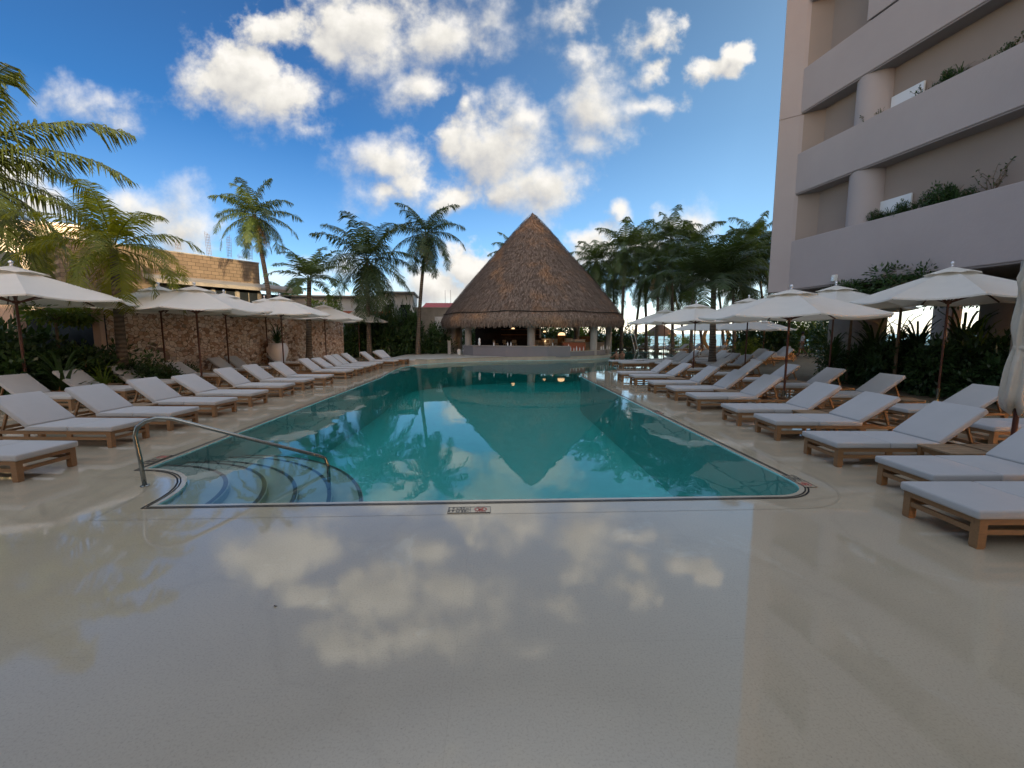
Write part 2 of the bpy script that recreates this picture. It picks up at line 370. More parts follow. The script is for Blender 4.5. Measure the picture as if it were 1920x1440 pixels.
# ------------------------------------------------------------------ mesh helpers
class MB:
    def __init__(s): s.v = []; s.f = []
    def quad(s, *p):
        n = len(s.v); s.v += [tuple(q) for q in p]; s.f.append(tuple(range(n, n+len(p))))
    def box(s, c, d, rz=0, M4=None):
        n = len(s.v); x, y, z = (q/2 for q in d)
        cs_, sn = math.cos(rz), math.sin(rz)
        for i, j, k in ((-1,-1,-1),(1,-1,-1),(1,1,-1),(-1,1,-1),(-1,-1,1),(1,-1,1),(1,1,1),(-1,1,1)):
            p = Vector((i*x, j*y, k*z))
            if M4: p = M4 @ p
            else: p = Vector((p.x*cs_-p.y*sn, p.x*sn+p.y*cs_, p.z))
            s.v.append((p.x+c[0], p.y+c[1], p.z+c[2]))
        for q in ((0,3,2,1),(4,5,6,7),(0,1,5,4),(1,2,6,5),(2,3,7,6),(3,0,4,7)): s.f.append(tuple(n+a for a in q))
        return s
    def bar(s, a, b, w, h=None):
        "square bar from a to b"
        a, b = Vector(a), Vector(b); d = b-a; L = d.length; h = h or w
        q = d.to_track_quat('X', 'Z').to_matrix()
        s.box((a+b)/2, (L, w, h), M4=q); return s
    def tube(s, pts, rad, n=8, caps=True):
        pts = [Vector(p) for p in pts]
        if isinstance(rad, (int, float)): rad = [rad]*len(pts)
        base = len(s.v); prev = None
        for i, p in enumerate(pts):
            t = (pts[min(i+1, len(pts)-1)]-pts[max(i-1, 0)]).normalized()
            if prev is None:
                u = t.orthogonal().normalized()
            else: u = (prev - t*prev.dot(t)).normalized()
            prev = u; w = t.cross(u)
            for k in range(n):
                a = 2*math.pi*k/n; q = p+(u*math.cos(a)+w*math.sin(a))*rad[i]; s.v.append(tuple(q))
        for i in range(len(pts)-1):
            for k in range(n):
                a = base+i*n+k; b = base+i*n+(k+1)%n; s.f.append((a, b, b+n, a+n))
        if caps:
            s.f.append(tuple(base+k for k in reversed(range(n)))); s.f.append(tuple(base+(len(pts)-1)*n+k for k in range(n)))
        return s
    def lathe(s, prof, c=(0,0,0), n=24, cap=True):
        base = len(s.v)
        for r, z in prof:
            for k in range(n):
                a = 2*math.pi*k/n; s.v.append((c[0]+r*math.cos(a), c[1]+r*math.sin(a), c[2]+z))
        for i in range(len(prof)-1):
            for k in range(n):
                a = base+i*n+k; b = base+i*n+(k+1)%n; s.f.append((a, b, b+n, a+n))
        if cap:
            s.f.append(tuple(base+k for k in reversed(range(n)))); s.f.append(tuple(base+(len(prof)-1)*n+k for k in range(n)))
        return s
    def prism(s, poly, z0, z1):
        n = len(poly); b = len(s.v)
        s.v += [(x, y, z0) for x, y in poly]+[(x, y, z1) for x, y in poly]
        s.f.append(tuple(b+i for i in reversed(range(n)))); s.f.append(tuple(b+n+i for i in range(n)))
        for i in range(n):
            j = (i+1) % n; s.f.append((b+i, b+j, b+n+j, b+n+i))
        return s
    def build(s, name, m, parent=None, smooth=False, bevel=0, seg=2, fix=True):
        me = bpy.data.meshes.new(name); me.from_pydata(s.v, [], s.f)
        if bevel or fix:
            bm = bmesh.new(); bm.from_mesh(me)
            bmesh.ops.recalc_face_normals(bm, faces=bm.faces)
            if bevel: bmesh.ops.bevel(bm, geom=[e for e in bm.edges], offset=bevel, segments=seg, profile=.5, affect='EDGES')
            bm.to_mesh(me); bm.free()
        for mm in (m if isinstance(m, list) else [m]): me.materials.append(M[mm])
        if smooth:
            me.shade_smooth()
            if smooth == 'auto': me.set_sharp_from_angle(angle=R(40))
        o = bpy.data.objects.new(name, me); COL.objects.link(o)
        if parent: o.parent = parent
        return o
def tag(o, label=None, cat=None, group=None, kind=None):
    if label and len(label.split()) > 16: print('LONG', len(label.split()), label)
    if label: o['label'] = label
    if cat: o['category'] = cat
    if group: o['group'] = group
    if kind: o['kind'] = kind
    return o
def empty(name, loc=(0,0,0), rz=0, label=None, cat=None, group=None):
    o = bpy.data.objects.new(name, None); COL.objects.link(o); o.empty_display_size = .2
    o.location = loc; o.rotation_euler = (0, 0, rz)
    return tag(o, label, cat, group)
def kids(o): return [c for c in list(COL.objects) if c.parent == o]
KC = {}
def copy_tree(o, parent=None):
    c = o.copy(); COL.objects.link(c)
    if parent: c.parent = parent
    if o not in KC: KC[o] = kids(o)
    for ch in KC[o]: copy_tree(ch, c)
    return c
# ================================================================== SETTING
# pool outline on the deck level (metres)
STEP_C = (-4.16, 4.05)
def arc(c, rx, ry, a0, a1, n): return [(c[0]+rx*math.cos(R(a0+(a1-a0)*i/n)), c[1]+ry*math.sin(R(a0+(a1-a0)*i/n))) for i in range(n+1)]
notch = arc(STEP_C, .98, 1.15, 90, 0, 10)                       # the curved entry at the left corner
rc = arc((2.83, 4.50), .42, .45, -90, 0, 8)                     # rounded right corner
tip = [(3.25, 15.6), (3.34, 16.6), (3.6, 17.5), (4.1, 18.2), (4.9, 18.7), (5.5, 19.2), (5.75, 20.2), (5.9, 22), (7.2, 23.8), (9.6, 25.0), (11.6, 27.5), (13.2, 31.5), (14.6, 36.2), (14.2, 37.9), (11.4, 38.3), (9.2, 36.5), (8.5, 33), (8.15, 30.5)]
front_bar = [(8.0, 29.4), (6.9, 27.9), (5.2, 26.9), (3.0, 26.35), (.8, 26.1), (-1.2, 25.2), (-2.8, 24.1), (-3.6, 23.3), (-4.15, 22.3), (-4.45, 20.6), (-4.4, 19.0)]
POOL = [notch[-1]] + rc + tip + front_bar + [(-4.16, 16), (-4.16, 10)] + notch[:-1]

def sheet(name, outer, holes, z, m, thick=0):
    bm = bmesh.new(); es = []
    for loop in [outer]+holes:
        vs = [bm.verts.new((x, y, z)) for x, y in loop]
        es += [bm.edges.new((vs[i], vs[(i+1) % len(vs)])) for i in range(len(vs))]
    bmesh.ops.triangle_fill(bm, use_beauty=True, use_dissolve=False, edges=es)
    bmesh.ops.recalc_face_normals(bm, faces=bm.faces)
    if bm.faces and sum(f.normal.z for f in bm.faces) < 0: bmesh.ops.reverse_faces(bm, faces=bm.faces)
    me = bpy.data.meshes.new(name); bm.to_mesh(me); bm.free(); me.materials.append(M[m])
    o = bpy.data.objects.new(name, me); COL.objects.link(o); return o
def rect(x0, y0, x1, y1): return [(x0, y0), (x1, y0), (x1, y1), (x0, y1)]
def offset(poly, d):
    n = len(poly); out = []
    for i in range(n):
        p0, p1, p2 = (Vector(poly[(i+k) % n]) for k in (-1, 0, 1))
        a = (p1-p0).normalized(); b = (p2-p1).normalized()
        na, nb = Vector((a.y, -a.x)), Vector((b.y, -b.x)); q = (na+nb)
        q = q/ max(.35, 1+na.dot(nb))
        out.append((p1.x+q.x*d, p1.y+q.y*d))
    return out
def ribbon(mb, poly, d0, d1, z, closed=True):
    a, b = offset(poly, d0), offset(poly, d1); n = len(poly)
    for i in range(n if closed else n-1):
        j = (i+1) % n; mb.quad((*a[i], z), (*b[i], z), (*b[j], z), (*a[j], z))
DECK = [(-11.3, -13), (10.3, -13), (10.3, 17.5), (9.9, 21), (13, 24), (19, 28), (21, 46), (-6, 46), (-6, 28.5), (-8.9, 27.2), (-11.2, 13.5)]
tag(sheet('deck', DECK, [POOL], 0, 'deck'), kind='structure')
tag(sheet('ground', rect(-400, -400, 400, 58), [DECK], -.03, 'ground'), kind='structure')
bt = MB(); bt.quad((-400,58,-.03),(400,58,-.03),(400,72,-1.3),(-400,72,-1.3)); tag(bt.build('beach', 'sand'), kind='structure')
sb = MB(); sb.quad((-6000,70,-1.1),(6000,70,-1.1),(6000,7000,-1.1),(-6000,7000,-1.1)); tag(sb.build('sea', 'sea'), kind='structure')
# basin
pool = MB(); n = len(POOL); DEP = -1.35
for i in range(n):
    j = (i+1) % n; (x0, y0), (x1, y1) = POOL[i], POOL[j]
    pool.quad((x0, y0, 0), (x1, y1, 0), (x1, y1, DEP), (x0, y0, DEP))
po = pool.build('pool_basin', 'plaster', fix=False); tag(po, kind='structure')
fl = sheet('pool_floor', POOL, [], DEP, 'plaster'); fl.parent = po
for k, (rx, ry, z) in enumerate(((1.39,1.45,-.05),(1.75,1.85,-.13),(2.05,2.2,-.22),(2.38,2.75,-.32),(2.72,3.2,-.42))):
    st = MB(); a = arc((-4.155, 4.055), rx, ry, 0, 90, 20); st.prism([(-4.155, 4.055)]+a, DEP+.002+k*.003, z)
    so = st.build('pool_step', 'stepm', po)
    ns = MB(); ai = arc((-4.155, 4.055), rx-.055, ry-.055, 0, 90, 20); ao = arc((-4.155, 4.055), rx-.01, ry-.01, 0, 90, 20)
    for i in range(20): ns.quad((*ai[i], z+.006), (*ao[i], z+.006), (*ao[i+1], z+.006), (*ai[i+1], z+.006))
    ns.build('step_nosing', 'nosing', so, fix=False)
# water body (closed)
WZ = -.012
wb = MB(); ins = offset(POOL, -.003)
w = sheet('pool_water', ins, [], WZ, 'water_top')
bm = bmesh.new(); bm.from_mesh(w.data)
lo = sheet('tmp', ins, [], DEP+.01, 'water_side'); bm2 = lo.data
bm.from_mesh(bm2); bm.faces.ensure_lookup_table()
bpy.data.objects.remove(lo)
for f in bm.faces:
    if f.calc_center_median().z < -.5: f.material_index = 1; f.normal_flip()
for i in range(n):
    j = (i+1) % n
    vs = [bm.verts.new((*ins[i], WZ)), bm.verts.new((*ins[i], DEP+.01)), bm.verts.new((*ins[j], DEP+.01)), bm.verts.new((*ins[j], WZ))]
    f = bm.faces.new(vs); f.material_index = 1
bmesh.ops.remove_doubles(bm, verts=bm.verts, dist=.0005); bmesh.ops.recalc_face_normals(bm, faces=bm.faces)
bm.to_mesh(w.data); bm.free(); w.data.materials.append(M['water_side']); tag(w, kind='structure')
# slot drain round the pool: two dark lines and the pale coping between
SL = POOL[0:1]+rc+tip[:9]
sl = MB(); ribbon(sl, POOL, .048, .060, .004); ribbon(sl, POOL, .074, .090, .004)
tag(sl.build('overflow_drain', 'slot', fix=False), 'narrow dark double slot drain running round the edge of the pool', 'drain')
cp = MB(); ribbon(cp, POOL, .0, .044, .003); tag(cp.build('pool_coping', 'coping', fix=False), kind='structure')
jn = MB(); ribbon(jn, POOL, .330, .334, .0025); tag(jn.build('coping_joint', 'joint', fix=False), kind='structure')
# slightly raised front terrace joint, bar terrace
ter = [(8.05, 29.5)] + [(x+.0, y+.02) for x, y in front_bar[1:8]] + [(-4.3, 23.6), (-6.2, 24.4), (-6.2, 40), (9.0, 40), (8.6, 33)]
tb = MB(); tb.prism([(p[0], p[1]+.06) for p in ter], -.02, .17); tag(tb.build('bar_terrace', 'terrace'), kind='structure')
tb = MB(); rim = [(p[0], p[1]) for p in ter[:9]]
for i in range(len(rim)-1):
    (x0, y0), (x1, y1) = rim[i], rim[i+1]
    tb.prism([(x0, y0+.02), (x1, y1+.02), (x1, y1+.42), (x0, y0+.42)][::-1], .172, .215)
tag(tb.build('terrace_edge', 'coping'), kind='structure')

# ================================================================== MARKERS, DRAIN, HANDRAIL
def text(s, size, loc, m, parent, rz=0, name='lettering', sx=1):
    cu = bpy.data.curves.new(name, 'FONT'); cu.body = s; cu.size = size; cu.extrude = .0008; cu.align_x = 'CENTER'; cu.align_y = 'CENTER'
    to = bpy.data.objects.new('tmp', cu); COL.objects.link(to)
    dg = bpy.context.evaluated_depsgraph_get(); me = bpy.data.meshes.new_from_object(to.evaluated_get(dg)); bpy.data.objects.remove(to)
    me.materials.clear(); me.materials.append(M[m])
    o = bpy.data.objects.new(name, me); COL.objects.link(o); o.location = loc; o.rotation_euler = (0, 0, rz); o.scale = (sx, 1, 1); o.parent = parent; return o
def marker(loc, rz, label, mirror=False, sc=1):
    e = empty('depth_marker', loc, rz, label, 'marker', 'inlaid pool depth and no diving tiles')
    t = MB(); t.box((0, 0, .003), (.385, .128, .004)); t.build('tile', 'tile', e)
    fr = MB()
    for y in (-.064, .064): fr.box((0, y, .006), (.389, .004, .003))
    for x in (-.1925, .1925, .01, -.095): fr.box((x, 0, .006), (.004, .124, .003))
    fr.box((-.09, 0, .0062), (.2, .003, .003)); fr.build('border', 'ink', e)
    text('1 F t.', .048, (-.145, .031, .0075), 'ink', e); text('4 F t.', .048, (-.145, -.031, .0075), 'ink', e)
    text('30', .052, (-.065, .031, .0075), 'ink', e); text('cm', .026, (-.018, .028, .0075), 'ink', e)
    text('120', .050, (-.062, -.031, .0075), 'ink', e); text('m', .026, (-.011, -.034, .0075), 'ink', e)
    ring = MB(); n = 28
    for k in range(n):
        a, b = 2*math.pi*k/n, 2*math.pi*(k+1)/n
        ring.quad(*[(.103+r*math.cos(t_), .010+r*.78*math.sin(t_), .0078) for r, t_ in ((.047, a), (.058, a), (.058, b), (.047, b))])
    ring.bar((.07, .038, .0078), (.136, -.018, .0078), .007, .001)
    ring.tube([(.085, .0, .0075), (.105, .015, .0075), (.128, .02, .0075)], .004, 6)
    ring.tube([(.08, -.015, .0075), (.1, -.012, .0075), (.125, -.016, .0075)], .0035, 6)
    ring.build('no_diving_symbol', 'red', e, fix=False)
    text('NO DIVING', .018, (.103, -.051, .0075), 'red', e, sx=1.05)
    return e
x, y = G(880, 957); marker((x+.0, y, 0), 0, 'small inlaid tile with black depth figures and red no diving sign, before the pool')
x, y = G(1498, 902.5); marker((x, y, 0), R(-92), 'small inlaid tile with red no diving sign beside the rounded right corner of the pool')
x, y = G(1233, 773); marker((x, y, 0), R(-92), 'small inlaid depth tile far along the right edge of the pool')
x, y = G(300, 862); marker((x-.05, y, 0), R(90), 'small inlaid depth tile at the left edge of the pool beside the steps')
pts = [(-3.70, 4.58, -.0), (-3.72, 4.58, .30), (-3.75, 4.58, .54), (-3.735, 4.60, .63), (-3.67, 4.63, .69), (-3.57, 4.66, .715), (-3.45, 4.70, .70), (-2.75, 4.98, .39), (-2.14, 5.23, .125), (-2.08, 5.26, .085), (-2.05, 5.27, -.03), (-2.05, 5.27, -.8)]
hr = empty('pool_handrail', (-3.70, 4.58, 0), 0, 'bent stainless steel handrail sloping from the deck down into the pool steps', 'handrail')
q = MB().tube([Vector(p)-Vector((-3.70, 4.58, 0)) for p in pts], .021, 12); q.build('rail', 'steel', hr, smooth=True)
MB().lathe([(.04, 0), (.042, .008), (.03, .014)], (0, 0, 0), 16).build('base_flange', 'steel', hr)
# debris on the wet floor
for (px_, py_, lab) in ((516, 1137, 'small curled dry leaf lying on the open floor before the pool'),):
    x, y = G(px_, py_); l = MB(); l.quad((-.012, 0, .003), (0, -.006, .012), (.014, 0, .004), (0, .007, .001)); o = l.build('dry_leaf', 'leafmarkm', fix=False); o.location = (x, y, 0); tag(o, lab, 'leaf')

# ================================================================== LOUNGERS
def lounger_proto(kind):
    e = empty('sun_lounger'); T = 'teak'
    W2 = .31
    f = MB()
    for s in (-1, 1):
        f.box((1.0, s*(W2-.018), .212), (1.96, .034, .045)); f.box((1.0, s*(W2-.02), .128), (1.86, .028, .040))
        for xx in (.62, 1.25): f.box((xx, s*(W2-.02), .169), (.07, .024, .04))
    f.box((.018, 0, .212), (.034, 2*W2-.075, .045)); f.box((.022, 0, .128), (.028, 2*W2-.10, .040))
    f.box((1.965, 0, .212), (.034, 2*W2-.075, .045))
    for i in range(16): f.box((.09+i*.075, 0, .222), (.05, 2*W2-.075, .018))
    f.build('frame', T, e)
    for xx in (.035, 1.70):
        for s in (-1, 1):
            l = MB().box((xx, s*(W2-.031), .1235), (.064, .064, .223)).box((xx, s*(W2-.031), .006), (.058, .058, .012))
            l.build('leg', T, e)
    ang = {0: 38, 1: 33, 2: 1.5}[kind]
    q = Matrix.Rotation(R(-ang), 3, 'Y')
    hx, hz = 1.22, .245
    def tr(p): v = q @ Vector(p); return (v.x+hx, v.y, v.z+hz)
    b = MB()
    for s in (-1, 1): b.bar(tr((0, s*.24, 0)), tr((.61, s*.24, 0)), .04, .03)
    for i in range(8): b.bar(tr((.05+i*.073, -.25, .018)), tr((.05+i*.073, .25, .018)), .05, .012)
    b.build('back_frame', T, e)
    if kind != 2:
        p = MB()
        for s in (-1, 1): p.bar(tr((.46, s*.2, -.015)), (1.72, s*.2, .19 if kind else .20), .028)
        p.bar((1.72, -.28, .20), (1.72, .28, .20), .03); p.build('prop', T, e)
    def cush(x0, x1, name, rot=False):
        nx, ny = 10, 6; m_ = MB()
        c = MB(); c.box(((x0+x1)/2, 0, .040), (x1-x0, .655, .072))
        o = c.build(name, 'cushion', e, smooth='auto', bevel=.018, seg=3)
        for v in o.data.vertices:
            if rot:
                r = q @ (v.co + Vector((0, 0, .022))); v.co = Vector((r.x+hx, r.y, r.z+hz))
            else: v.co.z += .232
        return o
    cush(-.03, .605, 'foot_cushion'); cush(.608, 1.235, 'seat_cushion'); cush(.0, .66, 'back_cushion', True)
    return e
proto = [lounger_proto(0), lounger_proto(1), lounger_proto(2)]
first = {0: True, 1: True, 2: True}
NL = [0]
ORD = ['first', 'second', 'third', 'fourth', 'fifth', 'sixth', 'seventh', 'eighth', 'ninth', 'tenth', 'eleventh', 'twelfth', 'thirteenth', 'fourteenth', 'fifteenth', 'sixteenth', 'seventeenth', 'eighteenth', 'nineteenth', 'twentieth']
def lounger(x, y, hd, label, group, kind=0):
    if kind == 0 and NL[0] % 5 == 3: kind = 1
    NL[0] += 1; hd += random.uniform(-1.3, 1.3); x += random.uniform(-.03, .03)
    o = proto[kind] if first[kind] else copy_tree(proto[kind]); first[kind] = False
    o.location = (x, y, 0); o.rotation_euler = (0, 0, R(hd)); tag(o, label, 'sun lounger', group); return o
def near(px, py, dy=.31, hd=0):
    x, y = G(px, py); return x, y
# right poolside row: photo pixel of the near foot leg's bottom outer corner
RR = [(1845,1030,-1.5),(1760,949,-2),(1577,876,-3.2),(1461.6,826.6,-3.2),(1389,799,-3),(1314,769.7,-3),(1268,752,-3),(1230.8,738,-3),(1191.8,723,-2),(1168.4,715.5,-2)]
gR = 'grey cushioned teak loungers along the right side of the pool'
for i, (a, b_, hd) in enumerate(RR):
    x, y = G(a, b_)
    lab = 'grey lounger in the right poolside row, %s one counted from the camera' % ORD[i]
    if i == 0: lab = 'nearest grey lounger at the bottom right, its head end cut off by the photo edge'
    lounger(x-.03+.31*math.sin(R(-hd))*0, y+.31, hd, lab, gR)
for i, (x, y, k) in enumerate(((5.9, 19.9, 2), (5.75, 21.2, 2))):
    lounger(x, y, 0, ['flat lowered lounger on the rounded deck end beyond the right poolside row', 'flat lowered lounger farther out on the rounded deck end, behind a like one'][i], gR, k)
# right second row
R2 = [(1862,840,-2),(1685,800,-2),(1552,766,-3),(1462,745,-3),(1408,731,-3),(1350,717,-3),(1312,707,-2)]
for i, (a, b_, hd) in enumerate(R2):
    x, y = G(a, b_); x = 7.05+.1*(i % 2)
    lounger(x, y+.31, hd, 'grey lounger in the right back row beside the hedge, %s from the camera' % ORD[i], 'grey loungers in the back row beside the right hedge')
# left poolside row
LL = [(38,905,176),(211,840,176),(316,808,176),(399,782.6,176),(464.7,763,176),(523.7,745,176),(565,732.5,177),(597.5,723.7,177),(636,711,177),(658.7,705,177),(676,700,177),(695,696.5,177),(712,692.5,176),(732,687.5,174),(757,683,170)]
gL = 'grey cushioned teak loungers along the left side of the pool'
for i, (a, b_, hd) in enumerate(LL):
    x, y = G(a, b_)
    if i: x = -5.36+ (.12 if i > 6 else 0)+(.35 if i == 13 else 0)+(.5 if i == 14 else 0)
    lab = 'grey lounger in the left poolside row, %s one counted from the camera' % ORD[i]
    if i == 0: lab = 'grey lounger at the lower left edge of the photo, only its foot end showing'
    lounger(x, y+.31, hd, lab, gL)
lounger(-4.75, 23.4, 158, 'last lounger of the left poolside row, turned slightly toward the camera beside the terrace', gL)
L2 = [(113,770),(236,752),(316,736),(405,720),(462,708),(484,703),(545,692)]
for i, (a, b_) in enumerate(L2):
    x, y = G(a, b_); x = -8.85
    lounger(x, y+.31, 176, 'taupe lounger in the back row before the stone wall, %s from the camera' % ORD[i], 'grey loungers in the back row before the stone wall')
# far loungers beyond the second pool
far = []
for i, (a, b_, hd) in enumerate(((1176,657,62),(1200,658,66),(1226,659,64),(1252,660,62),(1278,659,60))):
    x, y = G(a, b_); far.append((x, y, hd-60, 'small far lounger standing behind the back pool, %s from the thatched bar' % ORD[i], 'far loungers beyond the back pool'))
for i, (x, y) in enumerate(((7.4,19.4),(7.6,20.7),(8.2,22.2),(9.5,23.5))):
    far.append((x, y, 0, 'lounger past the leaning palm by the back pool corner, %s counted from the tree' % ORD[i], 'loungers by the back pool corner'))
for i in range(6): far.append((11.8+i*.95, 25.6+i*1.55, 8, 'lounger along the far right edge of the back pool, %s counted from the camera' % ORD[i], 'loungers along the far edge of the back pool'))
for i in range(4): far.append((12.4+i*.7, 21.4+i*1.35, 5, 'lounger in the sunny strip before the far hedge, %s counted from the camera' % ORD[i], 'loungers before the far hedge'))
for i in range(5): far.append((15.6+i*.9, 24.6+i*1.35, 6, 'lounger before the far hedge behind the others, %s counted from the camera' % ORD[i], 'loungers close to the far hedge'))
for i, (x, y) in enumerate(((9.3,18.3),(9.45,19.6),(9.8,20.9),(10.3,22.2),(11.0,23.4))): far.append((x, y, 0, 'lounger just right of the ringed palm trunk, %s of that short row from the camera' % ORD[i], 'loungers behind the ringed palm trunk'))
for a in far: lounger(a[0], a[1], a[2], a[3], a[4])
# side tables
def table_proto():
    e = empty('side_table'); t = MB()
    for i in range(5): t.box((0, -.17+i*.085, .285), (.46, .078, .02))
    t.build('table_top', 'teak_old', e)
    r = MB()
    for s in (-1, 1): r.box((0, s*.185, .245), (.36, .022, .05)); r.box((s*.195, 0, .245), (.022, .34, .05))
    r.build('apron', 'teak', e)
    for i in (-1, 1):
        for j in (-1, 1): MB().box((i*.195, j*.185, .137), (.045, .045, .274)).build('leg', 'teak', e)
    return e
tp = table_proto(); f1 = [True]
def stable(x, y, rz, label, group):
    o = tp if f1[0] else copy_tree(tp); f1[0] = False
    o.location = (x, y, 0); o.rotation_euler = (0, 0, R(rz)); tag(o, label, 'side table', group)
gt = 'low teak side tables between the loungers'
LR = ['between the second and third loungers', 'between the fourth and fifth loungers', 'between the sixth and seventh loungers', 'between the eighth and ninth loungers']
def gy(a, b_): return G(a, b_)[1]
for i, (k0, k1) in enumerate(((1, 2), (3, 4), (5, 6), (7, 8))):
    y0, y1 = G(*RR[k0][:2])[1], G(*RR[k1][:2])[1]; ym = (y0+.31+y1+.31)/2
    x_ = {0: 5.15, 1: 5.25}.get(i, 5.3)
    stable(x_+.1, ym, -3, 'low square teak table %s of the right poolside row' % LR[i], gt)
    if i < 3: stable(x_+.62, ym-.02, -3, 'teak table behind its twin, %s on the right' % LR[i], gt)
for i, (k0, k1) in enumerate(((1, 2), (3, 4), (5, 6))):
    y0, y1 = G(*R2[k0][:2])[1], G(*R2[k1][:2])[1]
    stable(8.3, (y0+y1)/2+.31, -3, 'low teak table in the right back row, %s' % LR[i], gt)
for i, (k0, k1) in enumerate(((2, 3), (4, 5), (6, 7), (8, 9))):
    y0, y1 = G(*LL[k0][:2])[1], G(*LL[k1][:2])[1]
    stable(-6.6, (y0+y1)/2+.31, 176, 'low teak table in the left poolside row between its %s and %s loungers' % (ORD[k0], ORD[k1]), gt)
for i, (k0, k1) in enumerate(((1, 2), (3, 4), (5, 6))):
    y0, y1 = G(*L2[k0])[1], G(*L2[k1])[1]
    stable(-10.15, (y0+y1)/2+.31, 176, 'low teak table before the stone wall between the %s and %s back loungers' % (ORD[k0], ORD[k1]), gt)
bw = MB(); bw.lathe([(.10, 0), (.14, .03), (.20, .09), (.21, .14), (.19, .14), (.12, .05)], (0, 0, 0), 20)

# ================================================================== UMBRELLAS
def umbrella_proto():
    e = empty('patio_umbrella'); r, zt, ze = 2.0, 3.0, 2.33; zc = zt
    c = MB(); NR, NS = 8, 10
    def zat(t): return zc-(zt-ze)*(t**1.08)
    base = 0; c.v.append((0, 0, zc)); sub = 6
    rings = NS
    for i in range(1, rings+1):
        t = i/rings
        for k in range(NR*sub):
            a = 2*math.pi*(k/(NR*sub)); fr_ = (k % sub)/sub; a0 = 2*math.pi*(k//sub)/NR; a1 = a0+2*math.pi/NR
            p0 = Vector((math.cos(a0), math.sin(a0))); p1 = Vector((math.cos(a1), math.sin(a1))); p = p0.lerp(p1, fr_)*r*t
            sag = math.sin(fr_*math.pi)
            p *= (1-.035*sag*t)
            c.v.append((p.x, p.y, zat(t)-.12*sag*t*(1-t*.5)))
    m_ = NR*sub
    for k in range(m_): c.f.append((0, 1+k, 1+(k+1) % m_))
    for i in range(rings-1):
        for k in range(m_):
            a = 1+i*m_+k; b = 1+i*m_+(k+1) % m_; c.f.append((a, a+m_, b+m_, b))
    # hem
    b0 = 1+(rings-1)*m_; n0 = len(c.v)
    for k in range(m_): x, y, z = c.v[b0+k]; c.v.append((x*1.002, y*1.002, z-.035))
    for k in range(m_): c.f.append((b0+k, n0+k, n0+(k+1) % m_, b0+(k+1) % m_))
    cn = c.build('canopy', 'canvas', e, smooth='auto', fix=False); cn.data.set_sharp_from_angle(angle=R(9))
    v = MB(); v.v.append((0, 0, zc+.055))
    for i in range(1, 4):
        t = i/3
        for k in range(m_):
            fr_ = (k % sub)/sub; a0 = 2*math.pi*(k//sub)/NR; a1 = a0+2*math.pi/NR
            p = Vector((math.cos(a0), math.sin(a0))).lerp(Vector((math.cos(a1), math.sin(a1))), fr_)*.56*t
            v.v.append((p.x, p.y, zc+.055-.185*t*1.0+.03*math.sin(fr_*math.pi)*t))
    for k in range(m_): v.f.append((0, 1+k, 1+(k+1) % m_))
    for i in range(2):
        for k in range(m_):
            a = 1+i*m_+k; b = 1+i*m_+(k+1) % m_; v.f.append((a, a+m_, b+m_, b))
    v.build('vent_cap', 'canvas', e, smooth='auto', fix=False)
    MB().lathe([(.03, 0), (.035, .02), (.015, .035), (.03, .05), (.043, .075), (.04, .10), (.02, .12), (.002, .125)], (0, 0, zc+.05), 14).build('finial', 'finial', e, smooth=True)
    MB().tube([(0, 0, .03), (0, 0, zc)], .026, 12).build('pole', 'polewood', e, smooth='auto')
    MB().lathe([(.028, 0), (.036, 0), (.036, .30), (.028, .30)], (0, 0, .0), 14).tube([(.03, 0, .22), (.08, 0, .22)], .012, 8).build('base_sleeve', 'steel', e)
    MB().lathe([(.03, 0), (.06, .01), (.06, .07), (.03, .08)], (0, 0, 2.22), 16).build('hub', 'ribwood', e)
    for k in range(8):
        a = 2*math.pi*k/8; cs_, sn = math.cos(a), math.sin(a)
        rb = MB().bar((.03*cs_, .03*sn, zat(.02)-.03), (r*.985*cs_, r*.985*sn, ze-.028), .022, .03); rb.build('rib', 'ribwood', e)
        MB().bar((.055*cs_, .055*sn, 2.26), (r*.52*cs_, r*.52*sn, zat(.52)-.045), .018, .026).build('strut', 'ribwood', e)
    return e
up_ = umbrella_proto(); f2 = [True]
def umb(x, y, label, group, s=1, zs=1, rz=10, tilt=(0, 0)):
    o = up_ if f2[0] else copy_tree(up_); f2[0] = False
    o.location = (x, y, 0); o.scale = (s, s, zs); o.rotation_euler = (R(tilt[0]), R(tilt[1]), R(rz)); tag(o, label, 'umbrella', group)
gu1 = 'open off white umbrellas over the left loungers'; gu2 = 'open off white umbrellas over the right loungers'
def U(px_, py_, Y): p = AT(px_, py_, Y); return p.x, Y
x, y = U(22, 505, 10.6); umb(x, y, 'large open off white umbrella cut by the left edge of the photo', gu1, 1.12, 1.03, 5)
umb(*U(366, 560, 13.9), 'open off white umbrella before the stone wall with its full dark pole in view', gu1, 1.07, 1.0, 12)
umb(*U(299, 560, 14.8), 'open off white umbrella mostly hidden behind a nearer one, before the yellow green palm', gu1, 1.0, 1.03, 20)
umb(*U(421, 570, 17.2), 'open off white umbrella half hidden below the block house window', gu1, 1.0, 1.03, 8)
umb(*U(526, 580, 19.2), 'open off white umbrella whose pole stands just in front of the white planter vase', gu1, 1.0, 1.05, 15)
umb(*U(497, 580, 20.4), 'open off white umbrella whose finial peeks over its neighbour left of the white vase', gu1, .95, 1.05, 3)
umb(*U(608, 590, 24.2), 'open off white umbrella near the right end of the stone wall', gu1, 1.0, 1.04, 12)
umb(*U(672, 600, 29.5), 'farthest open off white umbrella on the left, against the dark hedge', gu1, .95, 1.04, 20)
umb(*G(1757, 752), 'largest open off white umbrella on the right, standing before the dark hedge', gu2, .93, 1.03, 14)
umb(*U(1480, 600, 9.9), 'open umbrella with a red brown pole amid the right loungers, overlapping the largest canopy', gu2, .98, .86, 25)
